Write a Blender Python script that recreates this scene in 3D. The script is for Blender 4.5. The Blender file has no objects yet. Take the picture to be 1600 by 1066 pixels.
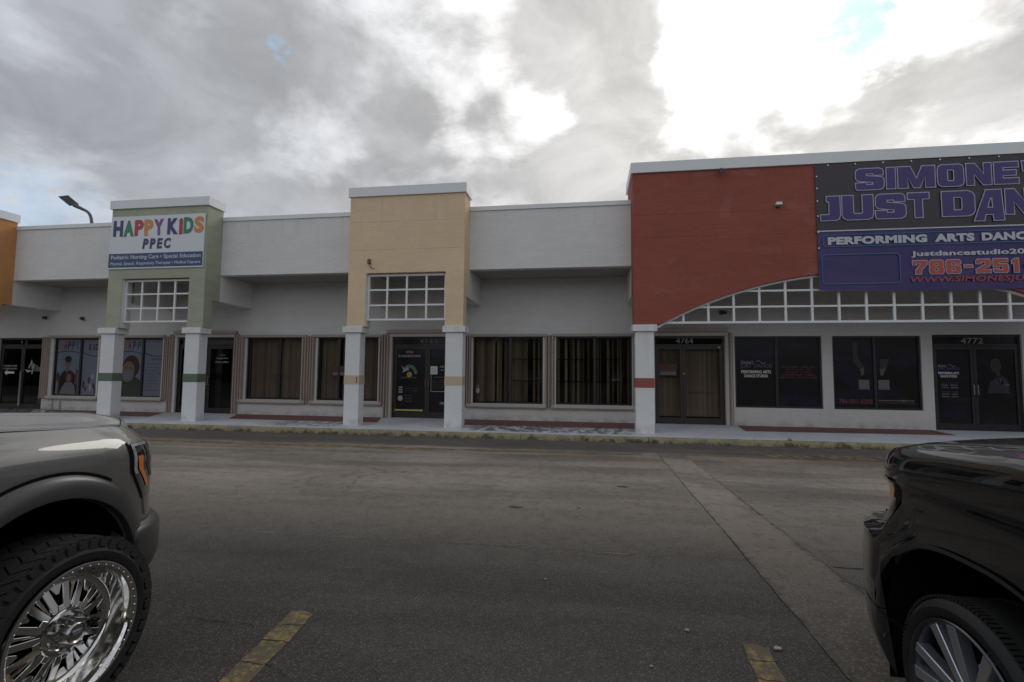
import bpy, math, random
from math import sin, cos, pi, radians, sqrt, atan2
from mathutils import Vector, Matrix
random.seed(11)
S = bpy.context.scene
COL = S.collection

# ------------------------------------------------------------------ camera
cam_d = bpy.data.cameras.new('camera'); cam = bpy.data.objects.new('camera', cam_d); COL.objects.link(cam)
F_PX, PITCH, YAW, ROLL = 768.86, 0.06732, 0.15094, 0.008778
cam_d.sensor_width = 36.0; cam_d.lens = F_PX / 1600 * 36.0
cam_d.clip_start = 0.05; cam_d.clip_end = 6000
cam.location = (0, 0, 1.6)
cam.rotation_euler = (Matrix.Rotation(YAW, 4, 'Z') @ Matrix.Rotation(pi/2 + PITCH, 4, 'X') @ Matrix.Rotation(ROLL, 4, 'Z')).to_euler()
S.camera = cam

# ------------------------------------------------------------------ sky, sun, exposure
SUN_DIR = Vector((0.300, 0.785, 0.542)).normalized()      # towards the sun, behind the clouds
SUN_EL = math.asin(SUN_DIR.z); SUN_AZ = atan2(SUN_DIR.x, SUN_DIR.y)
world = bpy.data.worlds.new('World'); S.world = world; world.use_nodes = True
WN = world.node_tree; WN.nodes.clear()

class NT:
    """small helper that writes node trees"""
    def __init__(s, tree): s.t = tree
    def node(s, kind, **kw):
        n = s.t.nodes.new(kind)
        for k, v in kw.items(): setattr(n, k, v)
        return n
    def put(s, sock, v):
        if isinstance(v, bpy.types.NodeSocket): s.t.links.new(v, sock)
        elif v is not None:
            if hasattr(sock, 'default_value'):
                try: sock.default_value = v
                except Exception: sock.default_value = (*v, 1.0) if len(v) == 3 else v
    def math(s, op, a, b=None, c=None, clamp=False):
        n = s.node('ShaderNodeMath', operation=op, use_clamp=clamp); s.put(n.inputs[0], a)
        if b is not None: s.put(n.inputs[1], b)
        if c is not None: s.put(n.inputs[2], c)
        return n.outputs[0]
    def add(s, a, b): return s.math('ADD', a, b)
    def sub(s, a, b): return s.math('SUBTRACT', a, b)
    def mul(s, a, b): return s.math('MULTIPLY', a, b)
    def vmath(s, op, a, b=None):
        n = s.node('ShaderNodeVectorMath', operation=op); s.put(n.inputs[0], a)
        if b is not None: s.put(n.inputs[1], b)
        return n.outputs['Value'] if op in ('DOT_PRODUCT', 'LENGTH', 'DISTANCE') else n.outputs[0]
    def smooth(s, v, a, b, lo=0.0, hi=1.0):
        n = s.node('ShaderNodeMapRange', interpolation_type='SMOOTHSTEP', clamp=True)
        s.put(n.inputs[0], v)
        for i, q in zip((1, 2, 3, 4), (a, b, lo, hi)): s.put(n.inputs[i], q)
        return n.outputs[0]
    def noise(s, vec, scale, detail=4, rough=0.55, dist=0.0, dims='3D'):
        n = s.node('ShaderNodeTexNoise', noise_dimensions=dims)
        s.put(n.inputs['Vector'], vec); s.put(n.inputs['Scale'], scale); s.put(n.inputs['Detail'], detail)
        s.put(n.inputs['Roughness'], rough); s.put(n.inputs['Distortion'], dist)
        return n.outputs[0]
    def voronoi(s, vec, scale, feature='F1', out=0):
        n = s.node('ShaderNodeTexVoronoi', feature=feature); s.put(n.inputs['Vector'], vec); s.put(n.inputs['Scale'], scale)
        return n.outputs[out]
    def mix(s, f, a, b, blend='MIX'):
        n = s.node('ShaderNodeMix', data_type='RGBA', blend_type=blend); s.put(n.inputs[0], f); s.put(n.inputs[6], c4(a)); s.put(n.inputs[7], c4(b))
        return n.outputs[2]
    def sep(s, v):
        n = s.node('ShaderNodeSeparateXYZ'); s.put(n.inputs[0], v); return n.outputs
    def comb(s, x, y, z):
        n = s.node('ShaderNodeCombineXYZ')
        for i, q in enumerate((x, y, z)): s.put(n.inputs[i], q)
        return n.outputs[0]
    def scale(s, v, xyz): return s.vmath('MULTIPLY', v, xyz)
    def coord(s, out='Object'): return s.node('ShaderNodeTexCoord').outputs[out]
def c4(c):
    if isinstance(c, bpy.types.NodeSocket): return c
    return (*c, 1.0) if len(c) == 3 else c

W = NT(WN)
d = W.coord('Generated')
dx, dy, dz = W.sep(d)
sky = W.node('ShaderNodeTexSky', sky_type='NISHITA', sun_disc=False, sun_elevation=SUN_EL, sun_rotation=SUN_AZ,
             altitude=0, air_density=1.0, dust_density=1.0, ozone_density=1.2).outputs[0]
zz = W.add(W.math('MAXIMUM', dz, 0.0), 0.16)
px = W.math('DIVIDE', dx, zz); py = W.math('DIVIDE', dy, zz)
P = W.comb(px, W.mul(py, 1.0), 3.7)
big = W.noise(P, 0.62, 4, 0.50, 0.5)
mid = W.noise(W.vmath('ADD', P, (9.1, 4.4, 0)), 2.1, 8, 0.62, 0.45)
fine = W.noise(P, 4.2, 6, 0.62, 0.25)
tone = W.noise(W.vmath('ADD', W.scale(d, (1.0, 1.0, 1.6)), (7.7, 3.4, 0.3)), 4.5, 7, 0.58, 0.4)
wn = W.node('ShaderNodeTexNoise'); W.put(wn.inputs['Vector'], P); wn.inputs['Scale'].default_value = 2.3; wn.inputs['Detail'].default_value = 7; wn.inputs['Roughness'].default_value = 0.62
wn2 = W.node('ShaderNodeTexNoise'); W.put(wn2.inputs['Vector'], W.vmath('ADD', P, (5.0, 2.0, 0))); wn2.inputs['Scale'].default_value = 0.9; wn2.inputs['Detail'].default_value = 3
warp = W.vmath('ADD', W.scale(W.vmath('SUBTRACT', wn.outputs['Color'], (0.5, 0.5, 0.5)), (0.22, 0.22, 0.22)), W.scale(W.vmath('SUBTRACT', wn2.outputs['Color'], (0.5, 0.5, 0.5)), (0.16, 0.16, 0.16)))
dw = W.vmath('NORMALIZE', W.vmath('ADD', d, warp))
def near(dirv, r0, r1, wob=0.0):
    """1 towards a direction, fading to 0 at r1 degrees, ragged because the sky is warped by noise"""
    dt = W.vmath('DOT_PRODUCT', dw, tuple(Vector(dirv).normalized()))
    return W.smooth(dt, cos(radians(r1)), cos(radians(r0*0.3)))
sdot = W.vmath('DOT_PRODUCT', d, tuple(Vector((0.27, 0.80, 0.535)).normalized()))
sdot = W.math('MAXIMUM', sdot, 0.0)
glow = W.math('POWER', sdot, 9.0)
glow2 = W.math('POWER', sdot, 3.0)
# thickness of the cloud, 0 thin and bright .. 1 thick and grey
lump = W.noise(W.vmath('ADD', W.scale(d, (1.0, 1.0, 1.5)), (2.7, 0.4, 1.3)), 5.2, 7, 0.54, 0.25)
th = W.add(W.add(W.mul(big, 0.40), W.mul(mid, 0.45)), W.add(W.mul(fine, 0.20), W.mul(lump, 1.03)))
for dv, r0, r1, amt in (((-0.02, 0.83, 0.56), 3, 15, 0.34), ((0.075, 0.845, 0.535), 1, 8, 0.18), ((-0.02, 0.915, 0.40), 3, 15, 0.24), ((0.19, 0.89, 0.41), 1, 10, 0.22),
                        ((0.289, 0.847, 0.446), 0.5, 7, 0.34), ((0.377, 0.824, 0.422), 0.5, 6.5, 0.32), ((0.455, 0.80, 0.40), 0.5, 8, 0.30), ((0.50, 0.735, 0.46), 1, 8, 0.40),
                        ((0.585, 0.735, 0.35), 0.5, 6, 0.26), ((-0.70, 0.60, 0.48), 3, 20, 0.12), ((-0.35, 0.83, 0.43), 3, 16, 0.14)):
    th = W.add(th, W.mul(near(dv, r0, r1, 0.012), amt))
for dv, r0, r1, amt in (((-0.235, 0.757, 0.61), 1, 9, 0.20), ((-0.15, 0.845, 0.51), 1, 9, 0.26), ((-0.10, 0.873, 0.477), 1, 7, 0.24), ((-0.46, 0.77, 0.431), 0.3, 7, 0.18),
                        ((0.20, 0.80, 0.56), 3, 16, 0.34), ((0.33, 0.80, 0.52), 2, 15, 0.28), ((0.54, 0.76, 0.38), 1, 20, 0.24), ((-0.80, 0.52, 0.22), 1, 12, 0.14)):
    th = W.sub(th, W.mul(near(dv, r0, r1, 0.012), amt))
thick = W.smooth(th, 0.81, 1.19)
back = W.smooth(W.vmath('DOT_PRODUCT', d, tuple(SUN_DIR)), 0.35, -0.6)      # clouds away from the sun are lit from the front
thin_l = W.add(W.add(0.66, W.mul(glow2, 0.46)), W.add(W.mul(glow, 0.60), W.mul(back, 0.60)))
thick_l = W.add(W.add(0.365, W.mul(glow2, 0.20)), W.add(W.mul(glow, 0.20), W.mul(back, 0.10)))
thick_l = W.mul(thick_l, W.smooth(tone, 0.30, 0.70, 0.84, 1.24))
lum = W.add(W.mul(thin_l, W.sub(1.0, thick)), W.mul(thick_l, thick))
warm = W.mix(W.math('MINIMUM', W.mul(glow2, 1.1), 1.0), (0.93, 0.98, 1.07), (1.02, 1.0, 0.975))
SKY_STRENGTH = 0.10
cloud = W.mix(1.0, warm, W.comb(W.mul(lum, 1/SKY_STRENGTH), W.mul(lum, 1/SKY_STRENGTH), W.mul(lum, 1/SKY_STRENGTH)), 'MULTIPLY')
def bl(dv, r0, r1):
    dt = W.add(W.vmath('DOT_PRODUCT', d, tuple(Vector(dv).normalized())), W.mul(W.sub(W.noise(P, 6.0, 6, 0.7), 0.5), 0.0040))
    return W.smooth(dt, cos(radians(r1)), cos(radians(r0)))
blue = W.math('MAXIMUM', W.math('MAXIMUM', bl((0.396, 0.761, 0.513), 1.4, 3.6), bl((0.350, 0.787, 0.511), 0.6, 2.6)), W.math('MAXIMUM', bl((0.415, 0.745, 0.520), 0.1, 1.8), W.mul(bl((-0.493, 0.701, 0.516), 0.3, 2.0), 0.55)))
blue = W.math('MAXIMUM', blue, W.mul(near((-0.80, 0.57, 0.20), 0.5, 8.0), 0.3))
holes = W.smooth(th, 0.56, 0.48)
blue = W.math('MAXIMUM', W.mul(blue, W.smooth(W.noise(W.vmath('ADD', P, (0.7, 0.2, 0)), 9, 5, 0.65), 0.30, 0.46)), W.mul(holes, 0.35))
skyc = W.mix(0.85, W.mix(1.0, sky, (2.0, 2.0, 2.0), 'MULTIPLY'), (3.4, 6.4, 9.8))
colr = W.mix(blue, cloud, skyc)
below = W.smooth(dz, -0.01, 0.02)
colr = W.mix(below, (1.0, 0.95, 0.9), colr)
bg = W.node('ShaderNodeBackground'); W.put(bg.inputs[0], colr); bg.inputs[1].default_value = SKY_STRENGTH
W.t.links.new(bg.outputs[0], W.node('ShaderNodeOutputWorld').inputs[0])

sun_d = bpy.data.lights.new('sun', 'SUN'); sun = bpy.data.objects.new('sun', sun_d); COL.objects.link(sun)
sun_d.energy = 0.55; sun_d.angle = radians(22); sun_d.color = (1.0, 0.95, 0.88)
sun.rotation_euler = SUN_DIR.to_track_quat('Z', 'Y').to_euler(); sun.location = (0, 0, 30)

S.view_settings.view_transform = 'Standard'; S.view_settings.look = 'None'
S.view_settings.gamma = 1.0; S.view_settings.use_curve_mapping = False
S.view_settings.exposure = 0.0
S.render.resolution_x = 1024; S.render.resolution_y = 682

# ------------------------------------------------------------------ materials
MATS = {}
def new_mat(name):
    m = bpy.data.materials.new(name); m.use_nodes = True; MATS[name] = m
    n = NT(m.node_tree); b = m.node_tree.nodes['Principled BSDF']
    return m, n, b
def plain(name, col, rough=0.6, metal=0.0, coat=0.0, spec=0.5, var=0.0, vscale=6.0, bump=0.0, bscale=60.0, coat_rough=0.04):
    m, n, b = new_mat(name)
    co = n.coord()
    if var:
        f = n.noise(co, vscale, 5, 0.6)
        n.put(b.inputs['Base Color'], n.mix(f, tuple(c*(1-var) for c in col), tuple(min(1, c*(1+var)) for c in col)))
        n.put(b.inputs['Roughness'], n.smooth(f, 0.2, 0.8, max(0.02, rough*0.85), min(1, rough*1.15)))
    else:
        b.inputs['Base Color'].default_value = c4(col); b.inputs['Roughness'].default_value = rough
    b.inputs['Metallic'].default_value = metal
    b.inputs['Coat Weight'].default_value = coat; b.inputs['Coat Roughness'].default_value = coat_rough
    b.inputs['Specular IOR Level'].default_value = spec
    if bump:
        bn = n.node('ShaderNodeBump'); bn.inputs['Strength'].default_value = bump; bn.inputs['Distance'].default_value = 0.01
        n.put(bn.inputs['Height'], n.noise(co, bscale, 6, 0.65)); n.put(b.inputs['Normal'], bn.outputs[0])
    return m
def stucco(name, col, streak=0.16, lines=(), zrun=6.3, fade=0.10):
    m, n, b = new_mat(name); co = n.coord(); x, y, z = n.sep(co)
    big_ = n.noise(co, 0.55, 5, 0.6); med = n.noise(n.scale(co, (0.7, 0.7, 2.4)), 2.4, 6, 0.7)
    fin = n.noise(co, 38, 4, 0.7)
    f = n.add(n.mul(big_, 0.5), n.mul(med, 0.5))
    dark = tuple(c*(1-streak) for c in col); lite = tuple(min(.85, c*(1+streak*0.45)) for c in col)
    colr = n.mix(n.smooth(f, 0.3, 0.7), dark, lite)
    sp = n.smooth(n.noise(co, 6.5, 6, 0.75), 0.66, 0.78)
    colr = n.mix(n.mul(sp, 0.22), colr, tuple(c*0.5 for c in col))
    run = n.smooth(n.noise(n.scale(co, (5.0, 5.0, 0.16)), 1.0, 5, 0.7), 0.52, 0.74)
    run = n.mul(run, n.math('MAXIMUM', n.smooth(z, zrun-0.9, zrun), n.smooth(z, 0.75, 0.15)))
    colr = n.mix(n.mul(run, 0.30), colr, tuple(c*0.48 for c in col))
    ptc = n.smooth(n.noise(n.scale(co, (0.8, 0.8, 1.3)), 1.4, 3, 0.55, 0.9), 0.58, 0.66)
    colr = n.mix(n.mul(ptc, fade), colr, tuple(min(.85, c*0.55+0.20) for c in col))
    grime = n.smooth(z, 0.42, 0.17); colr = n.mix(n.mul(grime, n.smooth(n.noise(co, 3.0, 5, 0.7), 0.35, 0.7, 0, 0.55)), colr, (0.20, 0.185, 0.16))
    h = n.add(n.mul(n.noise(n.scale(co, (1, 1, 2.6)), 7, 7, 0.75), 1.0), n.mul(fin, 0.6))
    for zl in lines:                                    # scored control joints
        g = n.smooth(n.math('ABSOLUTE', n.sub(z, zl)), 0.002, 0.012, 0.4, 1.0)
        h = n.mul(h, g); colr = n.mix(n.mul(n.sub(1.0, g), 0.14), colr, tuple(c*0.35 for c in col))
    n.put(b.inputs['Base Color'], colr); b.inputs['Roughness'].default_value = 0.85; b.inputs['Specular IOR Level'].default_value = 0.25
    bn = n.node('ShaderNodeBump'); bn.inputs['Strength'].default_value = 0.6; bn.inputs['Distance'].default_value = 0.03
    n.put(bn.inputs['Height'], h); n.put(b.inputs['Normal'], bn.outputs[0])
    return m

stucco('wall_white', (0.735, 0.722, 0.70), 0.08)
stucco('store_white', (0.63, 0.618, 0.595), 0.09)
stucco('green', (0.41, 0.43, 0.325), 0.14, (5.9,))
stucco('yellow', (0.79, 0.595, 0.395), 0.10, (5.85, 5.05))
stucco('orange', (0.60, 0.285, 0.115), 0.12, (5.6, 4.7))
stucco('red', (0.325, 0.096, 0.072), 0.13, (5.75, 5.15), 6.85, 0.13)
stucco('pier_white', (0.77, 0.77, 0.765), 0.05, (), 2.75, 0.0)
plain('coping', (0.74, 0.76, 0.76), 0.45, var=0.05, vscale=2, spec=0.5)
plain('coping_dark', (0.40, 0.42, 0.42), 0.45, var=0.06, vscale=2)
plain('band_green', (0.125, 0.16, 0.125), 0.7, var=0.1)
plain('band_yellow', (0.56, 0.44, 0.31), 0.7, var=0.08)
plain('band_red', (0.30, 0.085, 0.065), 0.7, var=0.1)
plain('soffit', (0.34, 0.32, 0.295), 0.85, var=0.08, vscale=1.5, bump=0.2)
plain('lattice', (0.74, 0.74, 0.73), 0.5, var=0.04)
plain('shutter', (0.36, 0.285, 0.245), 0.55, var=0.12, vscale=3)
plain('rail', (0.34, 0.285, 0.24), 0.5, var=0.08)
plain('sill', (0.46, 0.43, 0.39), 0.55, var=0.08)
plain('bronze', (0.045, 0.038, 0.032), 0.38, metal=0.4, var=0.1)
plain('black_frame', (0.018, 0.017, 0.017), 0.4, var=0.1)
plain('steel', (0.42, 0.42, 0.42), 0.3, metal=1.0)
plain('brass', (0.45, 0.30, 0.14), 0.35, metal=1.0)
plain('room', (0.16, 0.145, 0.13), 0.9)
plain('box_card', (0.30, 0.20, 0.13), 0.8)
plain('print_white', (0.62, 0.62, 0.62), 0.5)
plain('print_grey', (0.30, 0.30, 0.31), 0.5)
plain('print_dim', (0.12, 0.12, 0.13), 0.5)
plain('print_red', (0.12, 0.014, 0.016), 0.5)
plain('print_dimred', (0.14, 0.028, 0.034), 0.5)
plain('print_violet', (0.07, 0.045, 0.14), 0.5)
plain('print_yellow', (0.45, 0.42, 0.12), 0.5)
plain('print_gold', (0.34, 0.24, 0.07), 0.5)
plain('print_green', (0.07, 0.15, 0.10), 0.5)
plain('sign_white', (0.66, 0.69, 0.72), 0.4)
plain('sign_navy', (0.020, 0.055, 0.155), 0.4)
plain('l_navy', (0.030, 0.035, 0.130), 0.4); plain('l_green', (0.015, 0.20, 0.095), 0.4)
plain('l_red', (0.42, 0.035, 0.035), 0.4); plain('l_orange', (0.60, 0.235, 0.05), 0.4)
plain('l_violet', (0.20, 0.055, 0.24), 0.4)
plain('ban_black', (0.032, 0.024, 0.030), 0.42)
plain('ban_outline', (0.40, 0.37, 0.50), 0.45)
plain('ban_white', (0.50, 0.52, 0.56), 0.45)
plain('ban_orange', (0.42, 0.075, 0.035), 0.45)
plain('ban_cyan', (0.035, 0.12, 0.27), 0.45)
plain('ban_rust', (0.28, 0.055, 0.045), 0.45)
plain('gunmetal', (0.06, 0.06, 0.06), 0.4, metal=0.5)
plain('lamp_grey', (0.09, 0.095, 0.10), 0.45, metal=0.3)
plain('led', (0.55, 0.52, 0.42), 0.4)
plain('skin', (0.34, 0.21, 0.15), 0.5); plain('hair_dark', (0.030, 0.022, 0.02), 0.5); plain('hair_brown', (0.10, 0.05, 0.03), 0.5)
plain('shirt_teal', (0.10, 0.17, 0.19), 0.5); plain('leaf_print', (0.085, 0.10, 0.06), 0.5); plain('film_sky', (0.32, 0.36, 0.42), 0.5)
plain('film_grey', (0.34, 0.355, 0.42), 0.5); plain('pink_print', (0.26, 0.10, 0.14), 0.5)
plain('rubber', (0.020, 0.019, 0.019), 0.72, spec=0.3, bump=0.3, bscale=90)
plain('rubber_tread', (0.024, 0.023, 0.022), 0.8, spec=0.3, bump=0.3, bscale=60)
plain('rubber_new', (0.013, 0.013, 0.013), 0.6, spec=0.35)
plain('chrome', (0.72, 0.71, 0.69), 0.07, metal=1.0)
plain('chrome_dull', (0.42, 0.41, 0.40), 0.24, metal=1.0)
plain('alloy', (0.50, 0.52, 0.57), 0.22, metal=0.85)
plain('alloy_dark', (0.09, 0.09, 0.095), 0.32, metal=0.8)
plain('liner', (0.006, 0.006, 0.006), 0.95, spec=0.1)
plain('trim_plastic', (0.028, 0.027, 0.027), 0.42)
plain('shaded_flare_paint', (0.035, 0.034, 0.033), 0.38, coat=0.3, coat_rough=0.2)  # body grey taken darker: the shaded look of the flare put into the colour
plain('lens_dark', (0.02, 0.02, 0.022), 0.08, coat=1.0)
plain('amber', (0.60, 0.15, 0.015), 0.25, coat=1.0)
plain('lens_clear', (0.38, 0.40, 0.42), 0.10, metal=0.5, coat=1.0)
plain('paint_black', (0.0045, 0.0045, 0.005), 0.25, coat=1.0, coat_rough=0.012, spec=0.08)
plain('seat_dark', (0.02, 0.02, 0.02), 0.8)
plain('litter', (0.26, 0.26, 0.27), 0.7)
plain('crack', (0.040, 0.036, 0.032), 0.95, spec=0.1)
plain('oil', (0.06, 0.055, 0.05), 0.7)

def truck_paint():
    m, n, b = new_mat('paint_grey'); co = n.coord()
    fl = n.noise(co, 900, 2, 0.6)
    dust = n.smooth(n.noise(co, 3.2, 5, 0.6), 0.35, 0.75)
    n.put(b.inputs['Base Color'], n.mix(n.mul(dust, 0.35), n.mix(fl, (0.075, 0.073, 0.070), (0.115, 0.112, 0.108)), (0.16, 0.15, 0.135)))
    b.inputs['Metallic'].default_value = 0.25; b.inputs['Roughness'].default_value = 0.5
    b.inputs['Coat Weight'].default_value = 1.0; n.put(b.inputs['Coat Roughness'], n.smooth(dust, 0, 1, 0.012, 0.05)); b.inputs['Coat IOR'].default_value = 1.6
truck_paint()

def glass(name, tint, spec_rough=0.02, haze=0.0):
    m = bpy.data.materials.new(name); m.use_nodes = True; MATS[name] = m; t = m.node_tree; t.nodes.clear(); n = NT(t)
    tr = n.node('ShaderNodeBsdfTransparent'); tr.inputs[0].default_value = c4(tint)
    gl = n.node('ShaderNodeBsdfGlossy'); gl.inputs['Roughness'].default_value = spec_rough; gl.inputs[0].default_value = (0.8, 0.8, 0.82, 1)
    fr = n.node('ShaderNodeFresnel'); fr.inputs[0].default_value = 1.5
    bn = n.node('ShaderNodeBump'); bn.inputs['Strength'].default_value = 0.06; bn.inputs['Distance'].default_value = 0.02
    n.put(bn.inputs['Height'], n.noise(n.coord(), 1.6, 2, 0.5)); n.put(gl.inputs['Normal'], bn.outputs[0])
    bf = n.node('ShaderNodeNewGeometry').outputs['Backfacing']       # the pane's far face does not reflect again
    mx = n.node('ShaderNodeMixShader'); n.put(mx.inputs[0], n.mul(fr.outputs[0], n.sub(1.0, bf))); t.links.new(tr.outputs[0], mx.inputs[1]); t.links.new(gl.outputs[0], mx.inputs[2])
    o = n.node('ShaderNodeOutputMaterial'); t.links.new(mx.outputs[0], o.inputs[0])
glass('glass_tint', (0.70, 0.68, 0.65)); glass('glass_print', (0.84, 0.84, 0.85)); glass('glass_dark', (0.10, 0.10, 0.10)); glass('glass_car', (0.2, 0.2, 0.2))

def film():
    """dark perforated print film with a faint violet swirl"""
    m, n, b = new_mat('film_dark'); co = n.coord()
    sw = n.smooth(n.noise(n.scale(co, (0.7, 1, 1.6)), 0.9, 3, 0.5, 1.6), 0.50, 0.66)
    n.put(b.inputs['Base Color'], n.mix(n.mul(sw, 0.6), (0.012, 0.011, 0.012), (0.024, 0.018, 0.045)))
    b.inputs['Roughness'].default_value = 0.22; b.inputs['Specular IOR Level'].default_value = 0.35
film()
def blinds():
    m, n, b = new_mat('blind'); co = n.coord(); x, y, z = n.sep(co)
    v = n.noise(n.comb(n.mul(x, 1.0), 0.0, 0.0), 4.0, 3, 0.7)
    n.put(b.inputs['Base Color'], n.mix(n.smooth(v, 0.35, 0.65), (0.30, 0.245, 0.19), (0.60, 0.53, 0.44)))
    b.inputs['Roughness'].default_value = 0.7
blinds()
def letter_grad():
    """violet banner letters with a magenta band across the middle"""
    m, n, b = new_mat('ban_letter'); u = n.node('ShaderNodeUVMap'); x, y, z = n.sep(u.outputs[0])
    mid_ = n.smooth(n.math('ABSOLUTE', n.sub(y, 0.5)), 0.0, 0.38, 1.0, 0.0)
    n.put(b.inputs['Base Color'], n.mix(mid_, (0.042, 0.026, 0.150), (0.115, 0.045, 0.185))); b.inputs['Roughness'].default_value = 0.42
letter_grad()
def banner_lower():
    m, n, b = new_mat('ban_violet'); co = n.coord(); x, y, z = n.sep(co)
    f = n.noise(n.scale(co, (0.35, 1, 1.0)), 1.1, 3, 0.5, 1.2)
    zz_ = n.smooth(z, 4.65, 5.1)
    c = n.mix(n.smooth(f, 0.35, 0.62), (0.034, 0.022, 0.140), (0.095, 0.045, 0.180)); c = n.mix(n.mul(zz_, 0.6), c, (0.030, 0.035, 0.150))
    low = n.smooth(z, 4.15, 4.05)
    c = n.mix(n.mul(low, 0.6), c, (0.022, 0.014, 0.10))
    n.put(b.inputs['Base Color'], c); b.inputs['Roughness'].default_value = 0.42
banner_lower()

def asphalt():
    m, n, b = new_mat('asphalt'); co = n.coord(); x, y, z = n.sep(co)
    tracks = n.noise(n.scale(co, (0.16, 1.0, 1)), 1.1, 5, 0.6, 0.4)
    pat = n.noise(co, 0.45, 6, 0.62, 0.5); med = n.noise(co, 5.5, 5, 0.7); agg = n.voronoi(co, 135, 'F1', 1); agx = n.sep(agg)[0]
    agd = n.voronoi(co, 135); fin = n.noise(co, 160, 3, 0.7)
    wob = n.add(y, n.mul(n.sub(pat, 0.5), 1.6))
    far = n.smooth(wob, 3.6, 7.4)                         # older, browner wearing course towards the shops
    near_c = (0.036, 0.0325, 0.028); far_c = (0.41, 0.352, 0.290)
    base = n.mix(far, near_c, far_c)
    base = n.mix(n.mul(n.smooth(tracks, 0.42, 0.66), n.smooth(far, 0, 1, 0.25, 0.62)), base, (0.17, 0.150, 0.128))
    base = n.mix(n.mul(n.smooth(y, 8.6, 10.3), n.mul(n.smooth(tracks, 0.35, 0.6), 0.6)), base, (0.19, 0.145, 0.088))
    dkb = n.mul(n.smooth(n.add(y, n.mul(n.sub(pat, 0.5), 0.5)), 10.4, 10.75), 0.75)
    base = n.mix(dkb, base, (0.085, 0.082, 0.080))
    base = n.mix(n.smooth(pat, 0.35, 0.7, 0.0, 0.38), base, (0.062, 0.057, 0.051))
    base = n.mix(n.smooth(med, 0.45, 0.75, 0.0, 0.40), base, (0.06, 0.056, 0.052))
    web = n.smooth(n.voronoi(n.vmath('ADD', co, n.scale(n.comb(pat, med, 0.0), (0.9, 0.9, 0))), 0.9, 'DISTANCE_TO_EDGE'), 0.0, 0.012, 1.0, 0.0)
    base = n.mix(n.mul(n.mul(web, n.smooth(n.noise(co, 0.33, 3, 0.5), 0.50, 0.62)), 0.55), base, (0.028, 0.026, 0.023))
    drip = n.smooth(n.noise(co, 1.7, 3, 0.5, 0.3), 0.70, 0.80)
    base = n.mix(n.mul(drip, 0.55), base, (0.035, 0.032, 0.029))
    lanes = n.smooth(n.noise(n.scale(co, (0.10, 0.8, 1)), 2.0, 6, 0.7, 0.2), 0.50, 0.62)
    base = n.mix(n.mul(n.mul(lanes, far), 0.35), base, (0.11, 0.099, 0.088))
    st = n.mul(n.smooth(agx, 0.62, 0.98), n.smooth(agd, 0.75, 0.25))
    base = n.mix(n.mul(st, 0.60), base, (0.24, 0.22, 0.198))
    base = n.mix(n.mul(n.smooth(agx, 0.30, 0.04), 0.55), base, (0.025, 0.023, 0.021))
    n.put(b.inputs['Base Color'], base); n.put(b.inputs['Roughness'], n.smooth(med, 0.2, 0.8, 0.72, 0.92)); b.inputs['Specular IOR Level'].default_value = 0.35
    bn = n.node('ShaderNodeBump'); bn.inputs['Strength'].default_value = 0.75; bn.inputs['Distance'].default_value = 0.006
    n.put(bn.inputs['Height'], n.add(n.mul(agd, -0.9), n.mul(fin, 0.6))); n.put(b.inputs['Normal'], bn.outputs[0])
asphalt()
def concrete(name, c0, c1, blot=0.4):
    m, n, b = new_mat(name); co = n.coord()
    a = n.noise(co, 0.8, 6, 0.65, 0.6); c = n.noise(n.scale(co, (1, 1, 1)), 7, 6, 0.75); v = n.sep(n.voronoi(co, 70, 'F1', 1))[0]
    base = n.mix(n.smooth(a, 0.3, 0.7), c0, c1); base = n.mix(n.smooth(c, 0.55, 0.75, 0, blot), base, tuple(q*0.35 for q in c0))
    base = n.mix(n.mul(n.smooth(v, 0.75, 1.0), 0.22), base, (0.2, 0.18, 0.16))
    n.put(b.inputs['Base Color'], base); b.inputs['Roughness'].default_value = 0.85; b.inputs['Specular IOR Level'].default_value = 0.3
    bn = n.node('ShaderNodeBump'); bn.inputs['Strength'].default_value = 0.5; bn.inputs['Distance'].default_value = 0.005
    n.put(bn.inputs['Height'], n.noise(co, 60, 5, 0.7)); n.put(b.inputs['Normal'], bn.outputs[0])
def gutter_m():
    m, n, b = new_mat('gutter'); co = n.coord(); x, y, z = n.sep(co)
    pat = n.noise(co, 1.1, 6, 0.68, 0.6); c = n.noise(co, 8, 6, 0.75); fine_ = n.noise(co, 55, 4, 0.7); v = n.sep(n.voronoi(co, 80, 'F1', 1))[0]
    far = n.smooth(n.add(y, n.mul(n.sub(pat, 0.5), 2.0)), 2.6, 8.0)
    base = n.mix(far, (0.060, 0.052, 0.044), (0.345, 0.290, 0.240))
    base = n.mix(n.smooth(pat, 0.42, 0.62, 0, 0.45), base, (0.085, 0.076, 0.066))
    base = n.mix(n.smooth(c, 0.50, 0.72, 0, 0.65), base, (0.040, 0.036, 0.031))
    base = n.mix(n.mul(n.smooth(v, 0.68, 1.0), 0.40), base, (0.24, 0.215, 0.19))
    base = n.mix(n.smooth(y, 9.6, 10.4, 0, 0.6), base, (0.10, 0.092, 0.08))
    edge = n.math('MINIMUM', n.math('ABSOLUTE', n.sub(x, 1.39)), n.math('ABSOLUTE', n.sub(x, 1.98)))
    base = n.mix(n.mul(n.smooth(edge, 0.05, 0.0), n.smooth(c, 0.40, 0.7)), base, (0.045, 0.041, 0.036))
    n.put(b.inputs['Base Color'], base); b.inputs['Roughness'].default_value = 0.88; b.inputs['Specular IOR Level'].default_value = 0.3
    bn = n.node('ShaderNodeBump'); bn.inputs['Strength'].default_value = 0.7; bn.inputs['Distance'].default_value = 0.006
    n.put(bn.inputs['Height'], n.add(n.mul(c, 0.8), fine_)); n.put(b.inputs['Normal'], bn.outputs[0])
gutter_m()
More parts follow.
